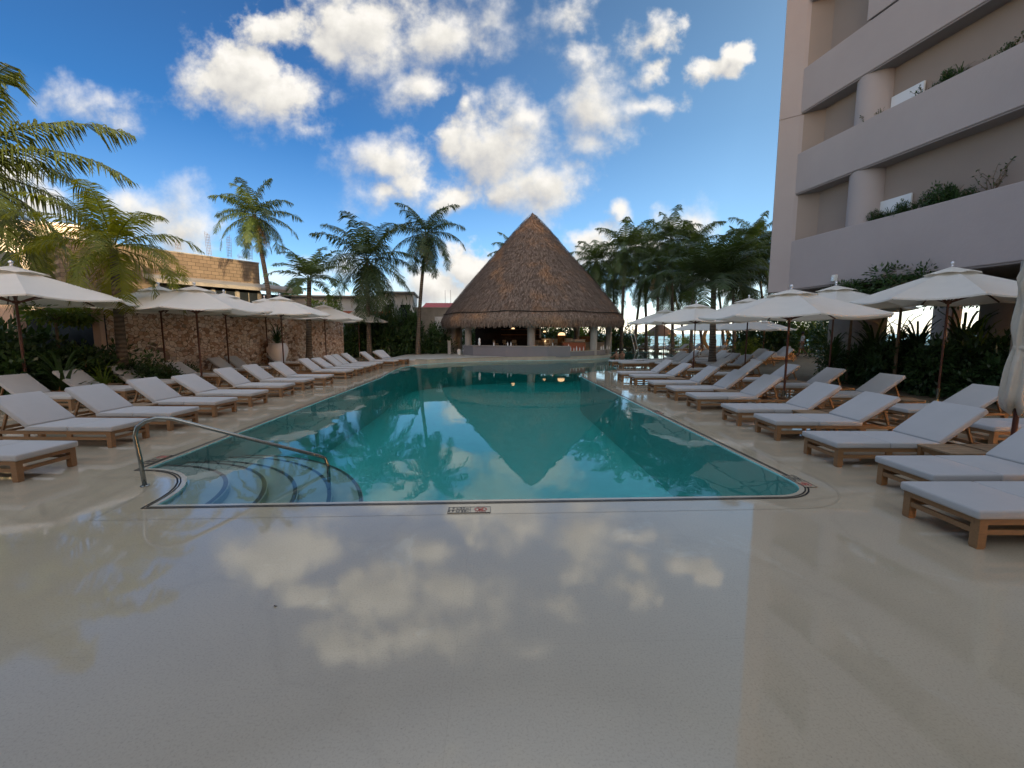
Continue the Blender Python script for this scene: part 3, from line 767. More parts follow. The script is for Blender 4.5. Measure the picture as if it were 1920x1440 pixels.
umb(*U(1564, 580, 12.9), 'open off white umbrella partly hidden behind two nearer right ones, below the wall light', gu2, .95, 1.0, 8)
umb(*U(1303, 620, 16.0), 'open off white umbrella over the right loungers just left of the tall palm trunk', gu2, .93, .89, 18)
umb(*U(1402, 600, 16.4), 'open off white umbrella half hidden just right of the tall palm trunk', gu2, .95, .97, 8)
umb(*U(1246, 620, 22.0), 'open off white umbrella at the left end of the right group, nearest the thatched bar', gu2, .95, .93, 14)
for i, (a, Y, lb) in enumerate(((1315, 26, 'far open umbrella seen low beneath the nearer canopies, left of the wooden ring'), (1352, 28, 'far open umbrella standing in front of the wooden ring'), (1400, 24, 'far open umbrella behind the tall palm trunk, before the far hedge'), (1432, 27, 'far open umbrella close to the tower corner, before the far hedge'))):
    p = AT(a, 640, Y); umb(p.x, Y, lb, 'far off white umbrellas by the back pool', .9, .8, 9*i)
# folded umbrella, near right
fux, fuy = G(1893, 871)
fu = empty('folded_umbrella', (fux, fuy, 0), 0, 'closed beige umbrella wrapped round its wooden pole at the right edge of the photo', 'umbrella')
fc = MB(); nn_ = 72; prof = [(.035, 2.95), (.10, 2.75), (.15, 2.5), (.165, 2.3), (.235, 2.22), (.16, 2.12), (.15, 1.95), (.19, 1.75), (.20, 1.6), (.155, 1.46), (.15, 1.41), (.20, 1.28), (.23, 1.1), (.25, .95), (.27, .82), (.24, .72), (.10, .66)]
rnd = [random.uniform(0, 6.28) for _ in range(6)]
for i, (r_, z_) in enumerate(prof):
    r_ *= .60
    for k in range(nn_):
        a = 2*math.pi*k/nn_; w_ = 1+.15*math.sin(8*a+rnd[0]+z_*1.6)+.08*math.sin(13*a+rnd[1]-z_*5)+.06*math.sin(3*a+z_*4)+random.uniform(-.05, .05)
        dz = .05*math.sin(5*a+rnd[2]) if i > 0 else 0
        if i == len(prof)-1: dz += .0
        fc.v.append((r_*w_*math.cos(a), r_*w_*math.sin(a), z_+dz*(1 if i > 1 else 0)))
for i in range(len(prof)-1):
    for k in range(nn_): a = i*nn_+k; b = i*nn_+(k+1) % nn_; fc.f.append((a, b, b+nn_, a+nn_))
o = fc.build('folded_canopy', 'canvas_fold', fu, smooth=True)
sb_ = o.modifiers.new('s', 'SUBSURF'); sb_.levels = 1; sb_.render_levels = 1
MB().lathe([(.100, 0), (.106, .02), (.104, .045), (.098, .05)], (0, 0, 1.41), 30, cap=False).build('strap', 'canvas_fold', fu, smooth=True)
MB().tube([(0, 0, 0), (0, 0, 2.98)], .027, 12).build('pole', 'polewood', fu, smooth='auto')
MB().lathe([(.032, 0), (.04, 0), (.04, .26), (.03, .26)], (0, 0, 0), 14).tube([(0, 0, .2), (-.08, 0, .2)], .014, 8).tube([(-.08, -.03, .2), (-.08, .03, .2)], .010, 8).build('base_sleeve', 'steel', fu)
# ================================================================== THATCHED BAR
PC = (2.9, 33.5)
bar = empty('thatched_bar', (PC[0], PC[1], .17), 0, 'round open pool bar under a tall conical palm thatch roof', 'pavilion')
prof = [(0.02, 10.62), (.26, 10.38), (.68, 9.95), (1.9, 8.62), (2.4, 8.0), (3.55, 6.72), (4.88, 5.22), (5.68, 4.25), (6.42, 3.35), (6.66, 2.95)]
zb = -.17
core = MB(); core.lathe([(max(r-.10, .01), z+zb-.02) for r, z in prof]+[(6.9, 2.55+zb), (6.82, 2.2+zb), (6.5, 2.25+zb), (6.2, 2.75+zb), (3.0, 5.8+zb), (.1, 9.2+zb)], (0, 0, 0), 72)
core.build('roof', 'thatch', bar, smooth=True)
def interp(t):
    L = [0]
    for i in range(len(prof)-1): L.append(L[-1]+math.dist(prof[i], prof[i+1]))
    s = t*L[-1]
    for i in range(len(prof)-1):
        if s <= L[i+1] or i == len(prof)-2:
            u = (s-L[i])/(L[i+1]-L[i]); r = prof[i][0]+(prof[i+1][0]-prof[i][0])*u; z = prof[i][1]+(prof[i+1][1]-prof[i][1])*u
            dr, dz = prof[i+1][0]-prof[i][0], prof[i+1][1]-prof[i][1]; l = math.hypot(dr, dz); return r, z, dr/l, dz/l
th = MB()
for _ in range(30000):
    t = math.sqrt(random.random())*.985; r, z, dr, dz = interp(t); a = random.uniform(0, 2*math.pi)
    if math.sin(a) > .35: continue
    l = random.uniform(.22, .42); w_ = random.uniform(.018, .04); j = random.gauss(0, .22)
    er = Vector((math.cos(a), math.sin(a), 0)); et = Vector((-math.sin(a), math.cos(a), 0))
    nrm = Vector((er.x*-dz, er.y*-dz, dr)); dn = er*dr+Vector((0, 0, dz))
    p = er*r+Vector((0, 0, z+zb)); d = (dn+et*j).normalized()
    lift = random.uniform(.015, .06)
    p0 = p+nrm*(-.03); p1 = p+d*l+nrm*lift
    th.quad(p0-et*w_, p0+et*w_, p1+et*w_*.5, p1-et*w_*.5)
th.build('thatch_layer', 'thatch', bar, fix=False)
fr = MB()
for _ in range(15000):
    a = random.uniform(0, 2*math.pi)
    if math.sin(a) > .35: continue
    er = Vector((math.cos(a), math.sin(a), 0)); et = Vector((-math.sin(a), math.cos(a), 0))
    u = random.random(); r0 = 6.62+.22*math.sin(u*2.2); z0 = 3.02-u*.55; l = random.uniform(.30, .55)
    w_ = random.uniform(.015, .035); p0 = er*(r0-.05)+Vector((0, 0, z0+zb)); out = random.uniform(.02, .20)*(1-u*.8)
    p1 = p0+er*out*1.3+et*random.gauss(0, .05)+Vector((0, 0, -l*.55)); p2 = p1+er*random.uniform(-.05, .05)+et*random.gauss(0, .04)+Vector((0, 0, -l*.5))
    fr.quad(p0-et*w_, p0+et*w_, p1+et*w_, p1-et*w_); fr.quad(p1-et*w_, p1+et*w_, p2+et*w_*.4, p2-et*w_*.4)
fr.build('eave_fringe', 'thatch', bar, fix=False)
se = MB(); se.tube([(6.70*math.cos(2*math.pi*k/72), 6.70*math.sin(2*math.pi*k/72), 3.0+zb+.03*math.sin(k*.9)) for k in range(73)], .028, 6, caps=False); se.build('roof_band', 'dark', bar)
for (px_, Y, r_) in ((878, 30.0, .23), (996, 27.75, .25), (1113, 28.4, .23), (1141, 31.2, .22), (850, 33.0, .22), (1081, 37.5, .24), (938, 39.3, .22), (862, 36.2, .2), (1010, 40.0, .22)):
    p = AT(px_, 640, Y); c_ = MB().lathe([(r_, 0), (r_, 2.75)], (p.x-PC[0], Y-PC[1], 0), 24)
    c_.build('column', 'column', bar, smooth='auto')
def wallstrip(pts, th_, z0, z1):
    m_ = MB()
    for i in range(len(pts)-1):
        (x0, y0), (x1, y1) = pts[i], pts[i+1]; d = Vector((x1-x0, y1-y0)).normalized(); nx, ny = -d.y*th_, d.x*th_
        m_.prism([(x0, y0), (x1, y1), (x1+nx, y1+ny), (x0+nx, y0+ny)], z0, z1)
    return m_
pp = [(-2.12, 29.6), (-1.4, 28.4), (-.5, 27.4), (.7, 26.6), (2.0, 26.0), (3.3, 25.75), (4.72, 26.0)]
pp = [(x, y+.75) if i > 1 else (x, y+.25) for i, (x, y) in enumerate(pp)]
o = wallstrip([(x-PC[0], y-PC[1]) for x, y in pp], .3, 0, .64); w1 = o.build('bar_front_wall', 'greywall', bar)
o = wallstrip([(x-PC[0]-.02, y-PC[1]-.04) for x, y in pp], .40, .645, .685); o.build('wall_cap', 'column', w1)
lw = [(4.74, 26.85), (5.8, 27.5), (6.9, 28.5), (7.7, 29.8)]
o = wallstrip([(x-PC[0], y-PC[1]) for x, y in lw], .4, 0, .33); w2 = o.build('low_bar_ledge', 'greywall', bar)
o = wallstrip([(x-PC[0]-.02, y-PC[1]-.03) for x, y in lw], .5, .335, .37); o.build('ledge_cap', 'coping', w2)
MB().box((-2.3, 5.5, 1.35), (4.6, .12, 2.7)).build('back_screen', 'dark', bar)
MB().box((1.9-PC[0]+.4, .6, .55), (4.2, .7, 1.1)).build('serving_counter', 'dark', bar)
def P2(px_, py_, Y): p = AT(px_, py_, Y); return (p.x, p.y)
# things in the bar
def simple(name, loc, parts, label, cat, group=None):
    e = empty(name, loc, 0, label, cat, group)
    for nm, mb, m_ in parts: mb.build(nm, m_, e, smooth='auto')
    return e
x, y = P2(1075, 660, 29.5); simple('tiled_counter', (x, y, .17), [('base', MB().box((0, 0, .42), (1.5, .7, .84)), 'brickred'), ('top', MB().box((0, 0, .865), (1.7, .85, .05)), 'teak_old')], 'red tiled counter with a pale wood top inside the bar', 'counter')
x, y = P2(1085, 648, 31); simple('white_cabinet', (x, y, .17), [('body', MB().box((0, 0, .5), (.8, .5, 1.0)), 'white'), ('top', MB().box((0, 0, 1.02), (.86, .56, .04)), 'marble')], 'white cabinet behind the red tiled counter', 'cabinet')
x, y = P2(1112, 650, 31.5); simple('steel_sink_unit', (x, y, .17), [('body', MB().box((0, 0, .42), (1.6, .6, .84)), 'concrete'), ('rail', MB().tube([(-.7, 0, .84), (-.7, 0, 1.05), (.7, 0, 1.05), (.7, 0, .84)], .02, 8), 'steel')], 'grey sink unit with a steel rail right of the red counter', 'sink')
lampm = M['lamp']; b_ = lampm.node_tree.nodes['Principled BSDF']; b_.inputs['Emission Color'].default_value = (1, .62, .3, 1); b_.inputs['Emission Strength'].default_value = .7
for i, (a, b2, Y, s_) in enumerate(((962, 616, 31, .12), (1053, 627, 30, .26), (1021, 622, 32, .12), (1024, 640, 33, .15))):
    p = AT(a, b2, Y)
    simple('pendant_lamp', tuple(p), [('shade', MB().lathe([(.02, s_*.55), (s_*.7, s_*.4), (s_, -s_*.2), (s_*.95, -s_*.25)], (0, 0, 0), 18), 'lamp'), ('cord', MB().tube([(0, 0, s_*.5), (0, 0, 3.1-p.z+.2)], .01, 6), 'black')],
           ['small glowing lamp hanging left in the bar', 'broad cream lampshade hanging over the bar counter', 'small lamp right of the central bar column', 'lamp deep in the bar below the others'][i], 'lamp', 'lamps hanging in the bar')
sh = empty('back_bar_shelf', (PC[0]-.6, PC[1]+5.2, .17), 0, 'dark back bar shelf with rows of bottles deep in the bar', 'shelf')
MB().box((0, .2, 1.2), (3.4, .06, 2.4)).build('panel', 'dark', sh)
for z_ in (.9, 1.35, 1.8): MB().box((0, 0, z_), (3.4, .34, .04)).build('shelf_board', 'teak', sh)
for i, (a, Y, w_, h_, mm) in enumerate(((1008, 31.5, .9, .95, 'concrete'), (1030, 33.5, 1.2, 1.05, 'white'), (1052, 34, .7, 1.3, 'teak'), (1066, 32, .5, 1.1, 'marble'), (1098, 35, 1.0, 1.2, 'teak'))):
    x, y = P2(a, 640, Y); simple('bar_cabinet', (x, y, .17), [('body', MB().box((0, 0, h_/2), (w_, .55, h_)), mm), ('top', MB().box((0, 0, h_+.02), (w_+.08, .6, .04)), 'teak_old')], 'cabinet inside the bar, '+['grey one just right of the central column', 'low white one behind the stools', 'tall brown one below the broad lampshade', 'narrow pale one left of the red counter', 'brown one behind the white cabinet'][i], 'cabinet', 'cabinets inside the bar')
MB().box((1.0, 4.8, 2.55), (7.5, .25, .35)).build('rear_beam', 'teak', bar)
# bar stools and chairs seen inside
def stool(): 
    e = empty('bar_stool'); MB().lathe([(.17, 0), (.18, .03), (.16, .05)], (0, 0, .70), 16).build('seat', 'teak_old', e)
    MB().box((0, .16, .9), (.32, .025, .22)).build('backrest', 'teak_old', e)
    for i in (-1, 1):
        for j in (-1, 1): MB().bar((i*.11, j*.11, .70), (i*.17, j*.17, 0), .03).build('leg', 'teak', e)
    return e
s0 = stool(); fs = True
for i, (a, Y) in enumerate(((1002, 29.2), (1016, 30), (1030, 30.3), (1042, 31), (1058, 32), (930, 30.5), (948, 31), (965, 30.4))):
    x, y = P2(a, 640, Y); o = s0 if fs else copy_tree(s0); fs = False; o.location = (x, y, .17); o.rotation_euler = (0, 0, .4*i)
    tag(o, 'bar stool inside the thatched bar, %s' % (['just right of the central column', 'second right of the central column', 'third right of the central column', 'fourth right of the central column', 'standing nearest the red tiled counter', 'leftmost of the three in the dark left half', 'middle of the three in the dark left half', 'nearest the central column on its left'][i]), 'stool', 'stools inside the bar')
# bottles and glasses on the ledges
def bottle(h=.26): 
    return MB().lathe([(.035, 0), (.037, .02), (.036, h*.6), (.014, h*.78), (.014, h), (.001, h)], (0, 0, 0), 10)
bo = bottle(); first_b = None
spots = [(1066, 26.95+.4, .76), (1070, 27.5, .54), (1076, 27.4, .54), (1081, 27.55, .54), (1087, 27.8, .54), (1094, 28.2, .54), (1127, 29.0, .54), (1131, 29.2, .54), (1138, 29.7, .54), (1142, 29.9, .54), (926, 27.45, .86), (952, 26.9+.4, .86), (958, 26.95+.35, .86), (1036, 26.95, .86)]
wd = ['at the right end of the grey front wall', 'first on the low ledge from the left', 'second on the low ledge from the left', 'third on the low ledge from the left', 'fourth on the low ledge from the left', 'fifth on the low ledge, left of the pillar', 'just right of the right front pillar', 'second right of the right front pillar', 'third right of the right front pillar', 'at the far right end of the low ledge', 'on the grey front wall near its left column', 'on the grey front wall left of the centre column', 'beside a like one left of the centre column', 'on the grey front wall right of the centre column']
for i, (a, Y, z) in enumerate(spots):
    x, y = P2(a, 655, Y)
    if first_b is None: o = bo.build('bottle', 'marble', smooth='auto'); first_b = o
    else: o = first_b.copy(); COL.objects.link(o)
    o.location = (x, y, z-.01); s_ = random.uniform(.7, 1.2); o.scale = (s_, s_, s_); tag(o, 'white bottle standing '+wd[i], 'bottle', 'bottles standing on the bar walls')
x, y = P2(899, 652, 27.9); simple('white_parrot_lamp', (x, y, .85), [('body', MB().lathe([(.03, 0), (.07, .05), (.085, .18), (.06, .3), (.075, .38), (.05, .45), (.005, .5)], (0, 0, 0), 14), 'marble')], 'slim white vase standing on the left of the grey bar wall', 'vase').name = 'white_vase'
x, y = P2(843, 660, 31.2); simple('gate_post', (x, y, .17), [('post', MB().box((0, 0, .45), (.22, .22, .9)), 'column'), ('cap', MB().box((0, 0, .925), (.28, .28, .05)), 'coping')], 'short grey post left of the bar entrance', 'post')
x, y = P2(861, 663, 30.4); simple('white_bin', (x, y, .17), [('body', MB().lathe([(.12, 0), (.15, .3), (.1, .36), (.01, .38)], (0, 0, 0), 14), 'white')], 'small white bin on the terrace left of the bar wall', 'bin')

# ================================================================== HOTEL TOWER
tw = empty('hotel_tower', (12, 0, 0), 0, 'tall grey rendered hotel tower with planted balconies, cut by the top right of the photo', 'building')
def ip(y): return 11.95+.13*(13.4-y)        # inner wall line
def op(y): return 11.06+.13*(16.2-y)        # parapet line
def TB(poly, z0, z1, name, m_, parent=tw, bevel=0): return MB().prism([(x-12, y) for x, y in poly], z0, z1).build(name, m_, parent, bevel=bevel)
E_, C_, J_ = (11.06, 16.2), (10.58, 16.61), (ip(15.7), 15.7)
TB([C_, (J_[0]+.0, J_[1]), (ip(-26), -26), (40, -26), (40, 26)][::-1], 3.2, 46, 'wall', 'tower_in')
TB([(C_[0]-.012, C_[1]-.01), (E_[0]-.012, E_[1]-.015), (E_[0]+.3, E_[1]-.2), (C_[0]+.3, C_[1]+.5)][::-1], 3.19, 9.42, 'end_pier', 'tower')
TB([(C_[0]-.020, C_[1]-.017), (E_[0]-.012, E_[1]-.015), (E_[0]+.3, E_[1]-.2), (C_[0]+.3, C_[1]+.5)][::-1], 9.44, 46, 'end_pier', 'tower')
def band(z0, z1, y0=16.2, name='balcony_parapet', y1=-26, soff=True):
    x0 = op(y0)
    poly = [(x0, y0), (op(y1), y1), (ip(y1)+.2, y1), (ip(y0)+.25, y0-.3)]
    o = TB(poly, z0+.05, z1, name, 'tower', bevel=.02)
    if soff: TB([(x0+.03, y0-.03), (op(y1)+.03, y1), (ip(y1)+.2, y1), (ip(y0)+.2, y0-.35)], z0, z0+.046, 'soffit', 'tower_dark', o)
    return o
band(3.2, 5.02); band(6.65, 8.1); band(9.45, 10.98)
band(10.99, 17.0, y0=13.9, name='upper_wall', soff=False)
band(13.1, 14.6, y0=16.1); band(17.05, 46, y0=12.2, name='upper_wall', soff=False)
for z0, z1 in ((5.03, 6.65), (8.11, 9.45)):
    MB().lathe([(.52, z0-.3), (.52, z1+.02)], (11.90-12, 13.9, 0), 36).build('round_column', 'tower', tw, smooth='auto')
# white glazed balustrade panels behind the planters
for (a, b2, a2, b3) in ((1662, 375, 1697, 384), (1684, 166, 1720, 188)):
    d = ray((a+a2)/2, (b2+b3)/2); Y = 13
    for _ in range(8): Y = (ip(Y)-.06)/(d.x/d.y)
    MB().box((ip(Y)-.06-12, Y, H+d.z*Y/d.y-.06), (.05, .9, .4), rz=.12).build('white_panel', 'marble', tw)
for a, b2 in ((1601, 522), ):
    p = AT(a, b2, 14.2); l_ = empty('wall_lamp', (op(14.2)-.06, 14.2, p.z), 0, 'small white box lamp on the lowest grey parapet of the tower', 'lamp')
    MB().box((0, 0, 0), (.12, .15, .22)).build('housing', 'white', l_, bevel=.02); MB().box((-.065, 0, -.02), (.012, .11, .12)).build('lens', 'finial', l_)
p = AT(1691, 3, 11.5)
# ground floor under the tower
for a, Y, r_ in ((1604, 15.6, .85), (1874, 12.6, .5), (1960, 9.0, .5), (1770, 24, .6)):
    p = AT(a, 640, Y); MB().lathe([(r_, 0), (r_, 3.2)], (p.x-12, Y, 0), 32).build('ground_column', 'column', tw, smooth='auto')
MB().prism([(5.2, 14.5), (5.4, 14.5), (8.2, -26), (8.0, -26)][::-1], 2.75, 3.19).build('ceiling_beam', 'tower_in', tw)
MB().prism([(9, -10), (9, 5), (20, 5), (20, -10)][::-1], 0, 3.19).build('lobby_wall', 'dark', tw)
hw = empty('added_shade_building', (0, -17, 0), 0, 'low hotel wing closing the pool court behind the camera, outside the photo', 'building')  # added out of view; block heights set to cast shade over the deck
MB().box((-12, 0, 4.35), (35, 7, 8.7)).build('low_block', 'tower', hw)
MB().box((11.2, 0, 5.9), (11.3, 7, 11.8)).build('high_block', 'tower', hw)
for fz in (1.2, 4.2):
    for i in range(11): MB().box((-27+i*3.0, 3.52, fz+.9), (1.6, .06, 1.8)).build('window', 'glass', hw)  # windows of the added shade building
for fz in (1.2, 4.2, 7.4):
    for i in range(3): MB().box((7.6+i*3.0, 3.52, fz+.9), (1.6, .06, 1.8)).build('window', 'glass', hw)  # windows of the added shade building

# ================================================================== LEFT BACKGROUND
def orient(name, p0, p1, label, cat):
    d = Vector((p1[0]-p0[0], p1[1]-p0[1])); e = empty(name, (*p0, 0), math.atan2(d.y, d.x), label, cat); return e, d.length
sw, L = orient('stone_wall', (-12.0, 14.0), (-9.3, 27.3), 'long rubble stone garden wall behind the left loungers', 'wall')
MB().box((L/2, .25, 1.16), (L, .5, 2.32)).build('masonry', 'stone', sw)
cpw = MB()
xx = 0
while xx < L-.1:
    w_ = random.uniform(.35, .7); w_ = min(w_, L-xx); cpw.box((xx+w_/2, .25, 2.35+random.uniform(-.005, .012)), (w_-.012, .52, .06)); xx += w_
cpw.build('coping', 'terrace', sw)
for (a, Y, w_, lb, ls) in ((30, 13.4, .36, 'thick pale pillar behind the leftmost umbrella', 0), (188, 13.3, .20, 'narrow pinkish pillar at the left end of the stone wall', .02)):
    p = AT(a, 640, Y); e = empty('stone_pillar', (p.x, Y, 0), .1, lb, 'pillar', 'pillars of the garden gate')
    MB().box((0, 0, 1.35), (w_, w_, 2.7)).build('shaft', 'pink', e, bevel=.02); MB().box((0, 0, 2.73), (w_+.08, w_+.08, .06)).build('cap', 'pink', e)
e, L = orient('garden_screen', (-15.2, 14.1), (-11.75, 13.7), 'dark mesh screen strung between the two pillars on the left', 'fence')
MB().box((L/2, 0, 1.1), (L, .04, 2.2)).build('mesh_panel', 'darkpanel', e); MB().box((L/2, 0, 2.24), (L, .08, .07)).build('top_rail', 'white', e)
e, L = orient('cream_building', (-46, 27), (-29.9, 33.5), 'large pale cream building far behind the left palms', 'building')
MB().box((L/2, 3, 4.6), (L, 6, 9.2)).build('wall', 'cream', e); MB().box((L/2, 3, 9.3), (L+.4, 6.4, .2)).build('parapet', 'white', e)
for i in range(5): MB().box((2.5+i*3.6, -.01, 6.5), (1.6, .06, 1.4)).build('window', 'glass', e)
e, L = orient('grey_building', (-31.0, 31), (-21.5, 34), 'plain light grey building between the cream one and the block house', 'building')
MB().box((L/2, 2, 3.5), (L, 4, 7.0)).build('wall', 'whitewall', e); MB().box((L/2, 2, 7.06), (L+.3, 4.3, .12)).build('roof', 'concrete', e)
bh, L = orient('block_house', (-21.4, 22.75), (-15.85, 30.61), 'unfinished tan concrete block house with a grey lean-to roof', 'house')
MB().box((L/2, 3, 3.15), (L, 6, 6.3)).build('block_wall', 'block', bh)
MB().box((L/2, 3, 6.34), (L+.06, 6.06, .07)).build('top_course', 'concrete', bh)
MB().box((L*.18, 2.6, 6.52), (1.4, 1.2, .3)).build('roof_hatch', 'concrete', bh)
rf = MB(); rf.prism([(0, 0), (1.9, -.42), (1.9, -.62), (0, -.2)], L*.34, L+1.9)
for i, v in enumerate(rf.v): rf.v[i] = (v[2], -v[0], v[1]+4.95)
rf.build('lean_to_roof', 'concrete', bh)
MB().box((L*.67+.95, -.7, 1.5), (L*.66+1.5, 1.4, 3.0)).build('lower_wall', 'concrete', bh)
MB().box((L*.67+.95, -.35, 3.6), (L*.66+1.5, .7, 1.2)).build('dark_interior', 'dark', bh)
for i in range(6):
    xx = L*.36+i*1.35; MB().box((xx, -1.3, 3.65), (.16, .16, 1.3)).build('window_post', 'concrete', bh)
for i in range(5):
    xx = L*.36+.675+i*1.35; w_ = MB().box((xx, -1.28, 3.62), (1.17, .04, 1.15)).build('window', 'glass', bh)
    fr_ = MB()
    for dx in (-.56, 0, .56): fr_.box((xx+dx, -1.315, 3.62), (.035, .03, 1.15))
    fr_.build('frame', 'concrete', w_)
for i, (a, y0, y1, Y) in enumerate(((400, 436, 483, 27.6), (438, 441, 490, 28.3), (459, 477, 493, 28.7), (477, 461, 494, 29.2), (343, 447, 476, 25.9))):
    p0, p1 = AT(a, y0, Y), AT(a, y1, Y); h_ = p0.z-6.35; m_ = MB()
    for dx in (-.09, .09):
        for dy in (-.07, .07): m_.tube([(dx, dy, 0), (dx+(.05 if i % 2 else -.05), dy, h_+random.uniform(-.15, .1))], .011, 5)
    zz = .1
    while zz < h_*.95:
        for s_ in (-1, 1): m_.tube([(-.1, s_*.07, zz), (.1, s_*.07, zz)], .007, 4)
        zz += .16
    o = m_.build('rebar_column', 'rebar'); o.location = (p1.x-.35, Y+.2, 6.35)
    tag(o, 'thin rebar cage sticking up from the block house roof, %s' % ['second from the left', 'third from the left', 'short fourth from left', 'rightmost one beside the palm', 'leftmost beside the hatch'][i], 'rebar', 'rebar columns on the block house')
wh, L = orient('white_house', (-16.6, 35.5), (-6.6, 36.5), 'low white stained house with a dark flat roof behind the dark palm', 'house')
MB().box((L*.35, 2, 2.25), (L*.7, 4, 4.5)).build('wall', 'whitewall', wh); MB().box((L*.86, 1.6, 2.4), (L*.28, 4, 4.8)).build('tall_wall', 'whitewall', wh)
MB().box((L*.35, 1.8, 4.56), (L*.72, 4.8, .12)).build('roof', 'concrete', wh); MB().box((L*.86, 1.4, 4.88), (L*.31, 4.9, .14)).build('tall_roof', 'concrete', wh)
for a, w_ in ((.80, .5), (.93, .7)): MB().box((L*a, -.42, 3.3), (w_, .06, 1.3)).build('window', 'glass', wh)
MB().box((L*.25, -.02, 3.4), (1.2, .05, .7)).build('window', 'glass', wh)
MB().box((L*.62, -1.6, 3.2), (4.2, .25, .3)).build('red_beam', 'brickred', wh)
gw, L = orient('grey_boundary_wall', (-11.2, 33.2), (-2.6, 33.6), 'weathered grey wall behind the dark hedge, left of the thatched bar', 'wall')
MB().box((L*.8, .15, 1.75), (L*.4, .3, 3.5)).build('panel', 'concrete', gw); MB().box((L*.8, .13, 3.55), (L*.4+.1, .4, .1)).build('cap', 'concrete', gw)
MB().box((L*.3, .15, 1.4), (L*.6, .3, 2.8)).build('dark_panel', 'dark', gw)
MB().box((L*.83, -.02, 2.35), (.9, .05, 1.1)).build('pale_patch', 'whitewall', gw)
rr_ = empty('red_roofed_house', (-4.5, 46, 0), 0, 'distant house with a low red metal roof left of the thatched bar', 'house')
MB().box((0, 3, 1.95), (6.2, 6, 3.9)).build('wall', 'whitewall', rr_)
rm = MB(); rm.quad((-3.5, -.3, 3.85), (3.5, -.3, 3.85), (3.5, 3, 5.0), (-3.0, 3, 5.0)); rm.quad((-3.5, -.3, 3.80), (-3.0, 3, 4.95), (3.5, 3, 4.95), (3.5, -.3, 3.80)); rm.quad((-3.5, -.3, 3.80), (3.5, -.3, 3.80), (3.5, -.3, 3.85), (-3.5, -.3, 3.85))
for i in range(22): rm.bar((-3.3+i*.31, -.31, 3.87), (-3.0+i*.29, 3, 5.02), .03)
rm.build('roof', 'redroof', rr_)
for a in (-.9, -.3): 
    o = MB().tube([(0, 0, 0), (0, 0, 1.5)], .02, 6); q_ = o.build('antenna', 'rebar', rr_); q_.location = (a, 2.9, 4.9)
# vase
vs = empty('planter_vase', (-10.12, 20.7, 0), 0, 'white ceramic vase with a dark spiky plant in front of the stone wall', 'vase')
MB().lathe([(.17, 0), (.20, .03), (.27, .25), (.40, .60), (.46, .82), (.44, 1.0), (.36, 1.12), (.37, 1.16), (.31, 1.17), (.28, 1.08), (.02, 1.06)], (0, 0, 0), 40).build('pot', 'marble', vs, smooth=True)

# ================================================================== PLANTS
def leafquad(mb, p, d, up, l, w_):
    s_ = d.cross(up)
    if s_.length < .01: s_ = Vector((1, 0, 0))
    s_.normalize(); p = Vector(p); t = p+d*l; mdl = p+d*l*.5
    mb.quad(p, mdl+s_*w_*.5, t, mdl-s_*w_*.5)
def bush_mesh(nleaf, rad, lsz, seed, flat=.8):
    rg = random.Random(seed); mb = MB(); cl = []
    for _ in range(14):
        a = rg.uniform(0, 6.28); r_ = rg.uniform(.1, .75); z_ = rg.uniform(.15, .85)
        cl.append((Vector((math.cos(a)*r_, math.sin(a)*r_, z_*1.0)), rg.uniform(.22, .45)))
    for _ in range(nleaf):
        c_, r_ = rg.choice(cl); v = Vector((rg.gauss(0, 1), rg.gauss(0, 1), rg.gauss(0, 1))).normalized()
        p = c_+v*r_*rg.uniform(.55, 1.05); p = Vector((p.x*rad, p.y*rad, max(.02, p.z)*rad*flat*1.3))
        d = (v+Vector((rg.gauss(0, .5), rg.gauss(0, .5), rg.gauss(0, .4)))).normalized(); u = Vector((rg.gauss(0, .6), rg.gauss(0, .6), 1)).normalized()
        leafquad(mb, p, d, u, lsz*rg.uniform(.6, 1.3), lsz*rg.uniform(.3, .5))
    return mb
def spiky_mesh(n_, l, w_, seed, droop=.9):
    rg = random.Random(seed); mb = MB()
    for i in range(n_):
        a = rg.uniform(0, 6.28); e0 = rg.uniform(.35, 1.45); L_ = l*rg.uniform(.7, 1.1); p = Vector((0, 0, .05)); seg = 6; prev = None
        for k in range(seg+1):
            t = k/seg; e_ = e0-droop*t*t*1.3; d = Vector((math.cos(a)*math.cos(e_), math.sin(a)*math.cos(e_), math.sin(e_)))
            s_ = Vector((-math.sin(a), math.cos(a), 0))*w_*(math.sin(min(1, t*1.3+.25)*math.pi*.85)+.05)*.5; cur = (p-s_, p+s_)
            if prev: mb.quad(prev[0], prev[1], cur[1], cur[0])
            prev = cur; p = p+d*L_/seg
    return mb
BM_ = []
def bushes():
    out = {}
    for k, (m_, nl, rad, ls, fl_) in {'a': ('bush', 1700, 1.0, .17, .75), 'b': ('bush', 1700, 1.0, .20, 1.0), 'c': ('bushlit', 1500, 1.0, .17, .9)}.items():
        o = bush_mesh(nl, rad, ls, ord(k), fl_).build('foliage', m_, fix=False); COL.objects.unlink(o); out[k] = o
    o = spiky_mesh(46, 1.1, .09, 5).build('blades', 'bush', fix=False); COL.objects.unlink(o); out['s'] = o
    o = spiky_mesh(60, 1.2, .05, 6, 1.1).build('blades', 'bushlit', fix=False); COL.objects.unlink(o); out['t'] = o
    return out
BK = bushes()
